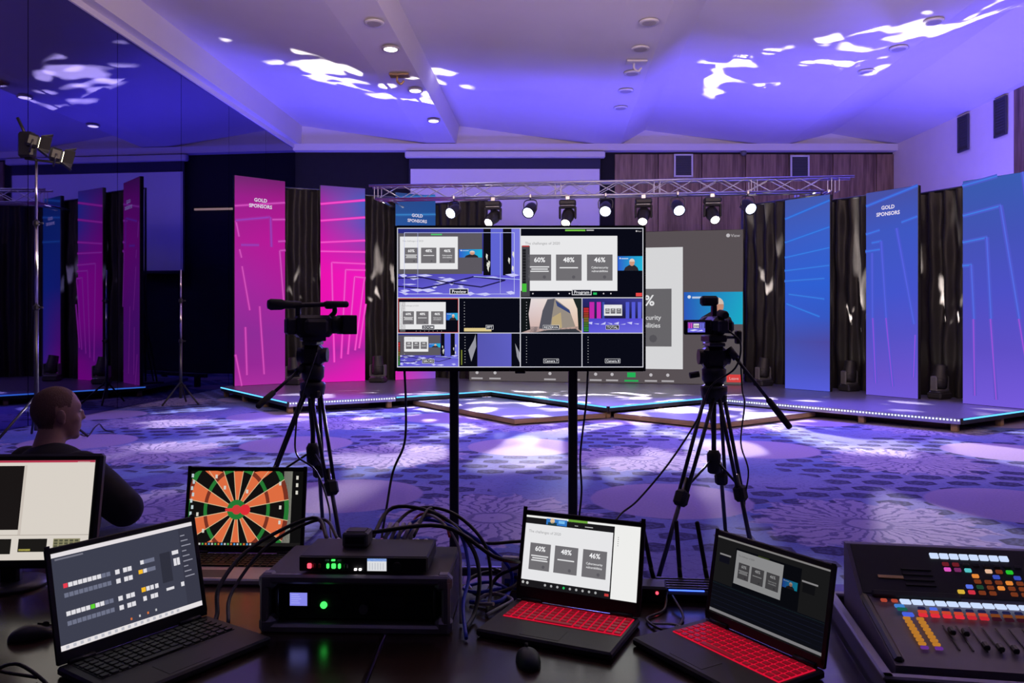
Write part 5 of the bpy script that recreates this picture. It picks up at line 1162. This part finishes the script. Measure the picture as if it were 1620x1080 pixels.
cable([(-1.17, 2.06, 0.765), (-1.08, 2.12, 0.757), (-1.0, 2.2, 0.757), (-0.95, 2.35, 0.757)], 0.0025, 'thin lead of the black wired mouse')

# ------------------------------------------------------------------ small box, hub, router
t = thing('adapter_box', 'small white and blue box in the cables left of the white-slide laptop', 'box', (-0.005, 2.385, TZ), math.radians(-12))
MB().box((0, 0, 0.05), (0.05, 0.02, 0.10), bev=0.002).build('carton', M['white_plastic'], t); MB().box((0.004, -0.0105, 0.03), (0.038, 0.001, 0.05)).build('blue_print', M['cable_blue'], t); MB().box((-0.006, -0.0108, 0.045), (0.02, 0.001, 0.018)).build('white_label', M['screen_cloth'], t)
t = thing('usb_hub', 'black hub box with a red light, right of the white-slide laptop', 'hub', (0.395, 2.30, TZ), math.radians(-8))
MB().box((0, 0, 0.026), (0.10, 0.08, 0.048), bev=0.006).build('body', M['black'], t); MB().cyl((0.022, -0.039, 0.034), (0.022, -0.0425, 0.034), 0.0045, n=12).build('red_light', M['led_red'], t)
for i in range(2): MB().box((-0.03+i*0.024, -0.0405, 0.02), (0.014, 0.002, 0.007)).build('socket', M['steel'], t)
t = thing('wifi_router', 'black wireless router with three raised antennas, painted blue reflection on its ribbed top', 'router', (0.505, 2.335, TZ), math.radians(-6))
MB().box((0, 0, 0.018), (0.20, 0.135, 0.03), bev=0.008, taper=1).build('body', M['black'], t)
rb = MB().box((0, 0, 0), (0.16, 0.012, 0.006), bev=0.002).mesh('rib', M['dark_grey'])
for i in range(5): put('rib', rb, t, (0, -0.045+i*0.022, 0.035))
MB().box((0, -0.06, 0.0345), (0.10, 0.006, 0.002)).build('blue_sheen_bar', M['sheen_blue'], t)  # glowing strip stands in for blue light reflected off the router top
for (x, y, lx, lz) in [(-0.085, 0.05, -0.035, 0.17), (-0.005, 0.06, -0.012, 0.17), (0.075, 0.06, -0.03, 0.17)]:
    a_ = MB().cyl((x, y, 0.03), (x+lx*0.25, y, 0.03+lz*0.2), 0.007, n=8).build('antenna_joint', M['black'], t)
    MB().box((x+lx*0.62, y, 0.03+lz*0.6), (0.013, 0.007, lz*0.86), rot=Euler((0, math.atan2(lx, lz), 0)), bev=0.003).build('antenna', M['black'], t)
cable([(0.44, 2.27, 0.78), (0.42, 2.20, 0.757), (0.36, 2.13, 0.757), (0.40, 2.05, 0.757), (0.46, 2.14, 0.757), (0.455, 2.26, 0.775)], 0.0035, 'thin black lead curling in front of the hub')
cable([(0.37, 2.10, 0.757), (0.43, 2.09, 0.757), (0.47, 2.03, 0.757)], 0.0035, 'short pale lead lying between the two red-lit laptops', 'cable_grey')

# ------------------------------------------------------------------ audio mixing desk in its case tray
mr = math.radians(-9.5)
t = thing('case_tray', 'open flight case tray with a pale metal rim under the mixing desk', 'case', (0.765, 1.63, TZ), mr)
W0, D0 = 0.72, 0.52
MB().box((W0/2, D0/2, 0.012), (W0, D0, 0.02)).build('bottom', M['case'], t)
for (c_, s_) in [((0.006, D0/2, 0.035), (0.012, D0, 0.07)), ((W0-0.006, D0/2, 0.035), (0.012, D0, 0.07)), ((W0/2, 0.006, 0.035), (W0, 0.012, 0.07)), ((W0/2, D0-0.006, 0.035), (W0, 0.012, 0.07))]:
    sd = MB().box(c_, s_).build('side_board', M['case'], t); MB().box((c_[0], c_[1], 0.072), (s_[0]+0.012, s_[1]+0.012, 0.012), bev=0.004).build('rim', M['case_edge'], sd)
mx = thing('mixing_desk', 'digital audio mixing desk with rows of glowing coloured buttons and faders', 'audio mixer', (0.802, 1.665, TZ+0.024), mr)
mw_, md_ = 0.62, 0.44
# sloping control surface: front height .06, break at .27, rear rises to .205
prf = [(0, 0), (0, 0.060), (0.255, 0.098), (0.285, 0.108), (0.42, 0.200), (0.44, 0.200), (0.44, 0)]
q = MB(); n = len(prf); q.v += [(0, y, z) for y, z in prf]+[(mw_, y, z) for y, z in prf]
q.face(list(range(n))); q.face([n+i for i in range(n)][::-1])
for i in range(n): q.face(((i+1) % n, i, n+i, n+(i+1) % n))
q.build('housing', M['mixer'], mx)
def surf(x, v, up=0.0):                                 # v runs from the front edge to the rear along the two slopes
    if v <= 0.285: a, b, s0 = Vector((0, 0, 0.060)), Vector((0, 0.285, 0.108)), v/0.285
    else: a, b, s0 = Vector((0, 0.285, 0.108)), Vector((0, 0.42, 0.200)), (v-0.285)/0.165
    d_ = (b-a).normalized(); n_ = Vector((0, -d_.z, d_.y)); p = a+(b-a)*s0+n_*up; return Vector((x, p.y, p.z)), math.atan2(d_.z, d_.y)
MB().box(surf(mw_/2, 0.37, 0.001)[0], (mw_-0.02, 0.15, 0.003), rot=Euler((surf(0, 0.37)[1], 0, 0))).build('upper_panel', M['black'], mx)
MB().box(surf(0.13, 0.292, 0.004)[0], (0.20, 0.018, 0.012), rot=Euler((surf(0, 0.37)[1], 0, 0)), bev=0.003).build('ledge', M['dark_grey'], mx)
MB().box((0.012, 0.2, 0.085), (0.020, 0.38, 0.03), rot=Euler((0.15, 0, 0)), bev=0.006).build('cheek', M['black'], mx)
bm_cache = {}
def glowmat(c, k):
    key = (c, k)
    if key not in bm_cache: bm_cache[key] = emit_mat('button_glow', C(*c), k)
    return bm_cache[key]
def btn(x, v, w_, h_, m, name='button', up=0.004):
    key = (w_, h_, id(m)); 
    if key not in bm_cache: bm_cache[key] = MB().box((0, 0, 0), (w_, h_, 0.006), bev=0.0015).mesh(name, m)
    p, a = surf(x, v, up); put(name, bm_cache[key], mx, p, (a, 0, 0))
WH = glowmat((205, 222, 255), 1.0)
for i in range(8): btn(0.205+i*0.0232, 0.418, 0.020, 0.016, WH, 'channel_display')
pal = {'p': (230, 90, 200), 'm': (120, 45, 100), 'c': (90, 200, 205), 'g': (40, 200, 50), 'd': (40, 34, 44), 'o': (235, 140, 60), 'r': (210, 50, 70), 'b': (60, 80, 190), 'O': (120, 55, 30), 'k': (30, 70, 50), 'y': (220, 180, 60), 'w': (235, 190, 160), 'R': (110, 30, 40), 'B': (90, 115, 235)}
for r_, rowc in enumerate(['RRdddddd', 'pmcdwOgd', 'ddodbdbdO', 'ddOOOoOk', 'dBkOoOOd', 'yrOOdOOd']):
    for i, ch_ in enumerate(rowc):
        if ch_ == 'd' and r_ not in (0,): continue
        btn(0.225+i*0.0236+(0.012 if r_ > 1 else 0), 0.393-r_*0.0165, 0.015, 0.010, glowmat(pal[ch_], 0.9) if ch_ != 'd' else M['dark_grey'])
s_ = Canvas(0.17, 0.085, 0.0004, 1.0); s_.rect(0, 0, 1, 1, C(92, 92, 80)); s_.rect(0, 0, 1, 0.12, C(70, 72, 72)); s_.layer(); s_.rect(0.06, 0.2, 0.9, 0.24, C(150, 150, 130)); s_.rect(0.05, 0.3, 0.16, 0.9, C(125, 125, 110)); s_.disc(0.30, 0.55, 0.004, C(200, 200, 190), 8); s_.rect(0.1, 0.78, 0.14, 0.86, C(190, 180, 60)); s_.rect(0.2, 0.3, 0.95, 0.85, C(105, 105, 92))
p, a = surf(0.425, 0.345, 0.006); o = s_.build('touch_screen', mx); o.location = p; o.rotation_euler = (a, 0, 0)
MB().box(surf(0.51, 0.376, 0.002)[0], (0.19, 0.10, 0.005), rot=Euler((a, 0, 0)), bev=0.002).build('screen_frame', M['black_gloss'], mx)
cvx = MB()
for i in range(4): cvx.box(surf(0.150, 0.325+i*0.016, 0.004)[0], (0.07, 0.006, 0.003), rot=Euler((a, 0, 0)))
cvx.build('vent_louvre', M['dark_grey'], mx); MB().box(surf(0.085, 0.345, 0.004)[0], (0.06, 0.010, 0.003), rot=Euler((a, 0, 0)), bev=0.001).build('name_plate', M['brass'], mx)
btn(0.42, 0.315, 0.014, 0.010, glowmat((210, 40, 70), 0.9))
for i in range(17): btn(0.098+i*0.0262, 0.262, 0.0225, 0.018, WH, 'channel_display')
for i in range(2): btn(0.05+i*0.024, 0.264, 0.014, 0.009, glowmat((200, 80, 60), 0.7))
for i in range(17): btn(0.125+i*0.0262, 0.234, 0.016, 0.009, glowmat((80, 110, 230), 0.9) if i == 1 else glowmat((35, 35, 75), 0.8))
rr = 'orrorrrooooooooor'
for i in range(17): btn(0.122+i*0.0262, 0.219, 0.019, 0.009, glowmat((215, 75, 50), 0.8) if i < 6 or i > 9 else glowmat((150, 80, 40), 0.6)); btn(0.119+i*0.0262, 0.204, 0.019, 0.010, glowmat((225, 45, 60), 0.95 if i < 4 else 0.7) if i < 6 or 8 < i < 14 else glowmat((70, 26, 45), 0.5))
btn(0.078, 0.240, 0.022, 0.010, glowmat((70, 140, 225), 0.8)); btn(0.080, 0.226, 0.022, 0.008, glowmat((30, 110, 95), 0.7)); btn(0.086, 0.203, 0.024, 0.013, glowmat((75, 100, 230), 0.9))
for i in range(9):
    for j in range(2): btn(0.078+j*0.029, 0.186-i*0.0148, 0.016, 0.0072, glowmat((205, 135, 50), 0.75) if i < 8 else glowmat((120, 60, 170), 0.6))
slot = MB().box((0, 0, 0), (0.003, 0.10, 0.002)).mesh('fader_slot', M['black']); cap = MB().box((0, 0, 0.006), (0.013, 0.022, 0.012), bev=0.003).mesh('fader_cap', M['black'])
rnd = random.Random(4)
for i in range(16):
    x = 0.150+i*0.0275; p, a2 = surf(x, 0.120, 0.001); put('fader_slot', slot, mx, p, (a2, 0, 0))
    v = [0.135, 0.133, 0.112, 0.11][i] if i < 4 and i < 2 else 0.078+0.004*math.sin(i)
    p, a2 = surf(x+(0.0 if i > 1 else 0.006), v, 0.002); put('fader_cap', cap, mx, p, (a2, 0, 0))

# ------------------------------------------------------------------ seated person and chair
PB = Vector((-1.97, 3.42, 0)); face = math.radians(-30)          # facing away and to the right (+y turned towards +x)
pt = thing('person', 'seated person in dark shirt and jeans with folded arms, seen from behind, facing right', 'person', PB, face)
def fuse(build, voxel, mats, name, parent, region=None, smooth=6):
    me = build.mesh('tmp'); ob = bpy.data.objects.new('tmp', me); COL.objects.link(ob)
    m = ob.modifiers.new('r', 'REMESH'); m.mode = 'VOXEL'; m.voxel_size = voxel
    m2 = ob.modifiers.new('s', 'SMOOTH'); m2.iterations = smooth; m2.factor = 0.5
    dg = bpy.context.evaluated_depsgraph_get(); out = bpy.data.meshes.new_from_object(ob.evaluated_get(dg)); out.name = name
    bpy.data.objects.remove(ob); out.materials.clear()
    for x in mats: out.materials.append(x)
    for p in out.polygons: p.use_smooth = True; p.material_index = region(p.center) if region else 0
    return put(name, out, parent)
def limb(q, pts, rad):
    for i in range(len(pts)-1): q.cyl(pts[i], pts[i+1], rad[i], rad[i+1], n=14)
    for p, r in zip(pts, rad): q.ell(p, (r, r, r), None, 14, 8)
# local axes: x to the person's right, y forwards, z up. Seat at .46
sh_z, hd = 1.0, Vector((-0.065, 0.06, 1.150))
hy = Matrix.Rotation(math.radians(-14), 3, 'Z')                  # head turned further right
def HP(x, y, z): return hd+hy @ Vector((x, y, z))
b = MB()
b.ell(HP(0, -0.012, 0.022), (0.078, 0.100, 0.100), hy); b.ell(HP(0, 0.026, -0.040), (0.060, 0.066, 0.082), hy)   # skull, face
b.ell(HP(0, 0.066, 0.030), (0.050, 0.024, 0.030), hy)                                   # brow
b.ell(HP(0, 0.092, -0.008), (0.011, 0.016, 0.024), hy); b.ell(HP(0, 0.100, -0.024), (0.014, 0.014, 0.011), hy)   # nose
b.ell(HP(0, 0.079, -0.058), (0.024, 0.016, 0.008), hy); b.ell(HP(0, 0.077, -0.071), (0.021, 0.015, 0.008), hy)   # lips
b.ell(HP(0, 0.064, -0.100), (0.026, 0.024, 0.021), hy)                                  # chin
for s in (-1, 1): b.ell(HP(s*0.042, 0.050, -0.028), (0.020, 0.028, 0.026), hy)
limb(b, [Vector((-0.045, -0.01, 0.96)), HP(0, -0.02, -0.07)], [0.064, 0.058])              # neck
b.ell((0, 0, 0.90), (0.17, 0.10, 0.13)); b.ell((0, 0.0, 0.72), (0.15, 0.105, 0.18)); b.ell((0, -0.01, 0.54), (0.165, 0.125, 0.13))
R_sh, L_sh = Vector((0.20, 0.0, 0.93)), Vector((-0.20, 0.0, 0.93))
R_el, L_el = Vector((0.43, 0.04, 0.795)), Vector((-0.33, 0.08, 0.76)); R_wr, L_wr = Vector((0.06, 0.24, 0.775)), Vector((-0.01, 0.28, 0.735))
limb(b, [R_sh, R_sh*0.45+R_el*0.55, R_el, R_el*0.5+R_wr*0.5, R_wr], [0.064, 0.052, 0.045, 0.042, 0.031]); limb(b, [L_sh, L_sh*0.45+L_el*0.55, L_el, L_el*0.5+L_wr*0.5, L_wr], [0.064, 0.052, 0.045, 0.042, 0.031])
for wr, s in ((R_wr, -1), (L_wr, 1)):                            # folded hands: palm, four fingers, thumb
    pc = wr+Vector((s*0.055, 0.012, 0.005)); b.ell(pc, (0.045, 0.018, 0.036))
    for k in range(4):
        z = 0.026-k*0.017; r0 = pc+Vector((s*0.035, 0.0, z)); L = [0.07, 0.078, 0.072, 0.058][k]
        limb(b, [r0, r0+Vector((s*L*0.5, 0.004, -0.004)), r0+Vector((s*L*0.85, -0.014, -0.010))], [0.0095, 0.009, 0.0075])
    limb(b, [pc+Vector((-s*0.015, 0.0, 0.03)), pc+Vector((s*0.012, 0.004, 0.052)), pc+Vector((s*0.035, 0.0, 0.060))], [0.011, 0.010, 0.008])
for s in (-1, 1):
    limb(b, [Vector((s*0.09, 0.0, 0.54)), Vector((s*0.11, 0.22, 0.545)), Vector((s*0.13, 0.43, 0.52)), Vector((s*0.13, 0.44, 0.30)), Vector((s*0.13, 0.42, 0.09))], [0.088, 0.076, 0.058, 0.052, 0.038])
    b.ell((s*0.13, 0.49, 0.045), (0.042, 0.12, 0.042))
def skinreg(c):
    v = hy.transposed() @ (Vector(c)-hd)
    return 1 if (v.z > 0.035 and v.y < 0.05-0.3*max(0, 0.1-v.z)) or (v.y < -0.035 and v.z > -0.06) else 0
body = fuse(b, 0.0075, [M['skin'], M['hair']], 'body', pt, skinreg, 4)
for s in (-1, 1):
    e = MB().ell(HP(s*0.078, -0.012, -0.008), (0.009, 0.020, 0.033), hy @ Matrix.Rotation(s*-0.3, 3, 'Z')).ell(HP(s*0.080, -0.006, -0.03), (0.008, 0.012, 0.012), hy)
    fuse(e, 0.005, [M['skin']], 'ear', body, None, 2)
    MB().ell(HP(s*0.030, 0.078, 0.008), (0.010, 0.008, 0.006), hy).build('eye', M['white_plastic'], body)
sh = MB(); sh.ell((0, 0, 0.895), (0.215, 0.135, 0.140)); sh.ell((0.03, 0.0, 0.72), (0.215, 0.15, 0.20)); sh.ell((0.02, -0.012, 0.55), (0.215, 0.16, 0.14)); sh.ell((0, -0.01, 0.985), (0.105, 0.082, 0.045))
limb(sh, [R_sh, R_sh*0.5+R_el*0.5, R_el, R_el*0.55+R_wr*0.45], [0.088, 0.084, 0.076, 0.062]); limb(sh, [L_sh, L_sh*0.5+L_el*0.5, L_el, L_el*0.55+L_wr*0.45], [0.078, 0.070, 0.062, 0.054])
fuse(sh, 0.011, [M['shirt']], 'shirt', pt, None, 6)
jn = MB()
for s in (-1, 1): limb(jn, [Vector((s*0.095, -0.01, 0.545)), Vector((s*0.14, 0.22, 0.565)), Vector((s*0.16, 0.43, 0.54)), Vector((s*0.13, 0.44, 0.30)), Vector((s*0.13, 0.42, 0.10))], [0.105, 0.092, 0.073, 0.066, 0.060])
fuse(jn, 0.012, [M['jeans']], 'jeans', pt, None, 5)
for s in (-1, 1): MB().ell((s*0.13, 0.485, 0.042), (0.050, 0.135, 0.046)).box((s*0.13, 0.485, 0.012), (0.085, 0.25, 0.022), bev=0.01).build('shoe', M['black'], pt)
ct = thing('chair', 'dark padded chair under the seated person', 'chair', PB, face)
MB().box((0, 0.03, 0.395), (0.44, 0.44, 0.07), bev=0.025).build('seat', M['shirt'], ct)
MB().box((0, -0.215, 0.62), (0.40, 0.04, 0.26), rot=Euler((0.12, 0, 0)), bev=0.018).build('backrest', M['shirt'], ct)
for sx in (-1, 1):
    for sy in (-1, 1): MB().cyl((sx*0.19, 0.03+sy*0.19, 0.37), (sx*0.21, 0.03+sy*0.22, 0.0), 0.013, n=8).build('leg', M['steel'], ct)
    MB().tube([(sx*0.19, -0.18, 0.38), (sx*0.20, -0.24, 0.48), (sx*0.20, -0.245, 0.72)], 0.012, 8).build('back_post', M['steel'], ct)
cable([G(116, 682), G(138, 690), G(150, 676), G(158, 671), G(166, 680), G(180, 684)], 0.01, 'loose black cable lying on the carpet beside the seated person')
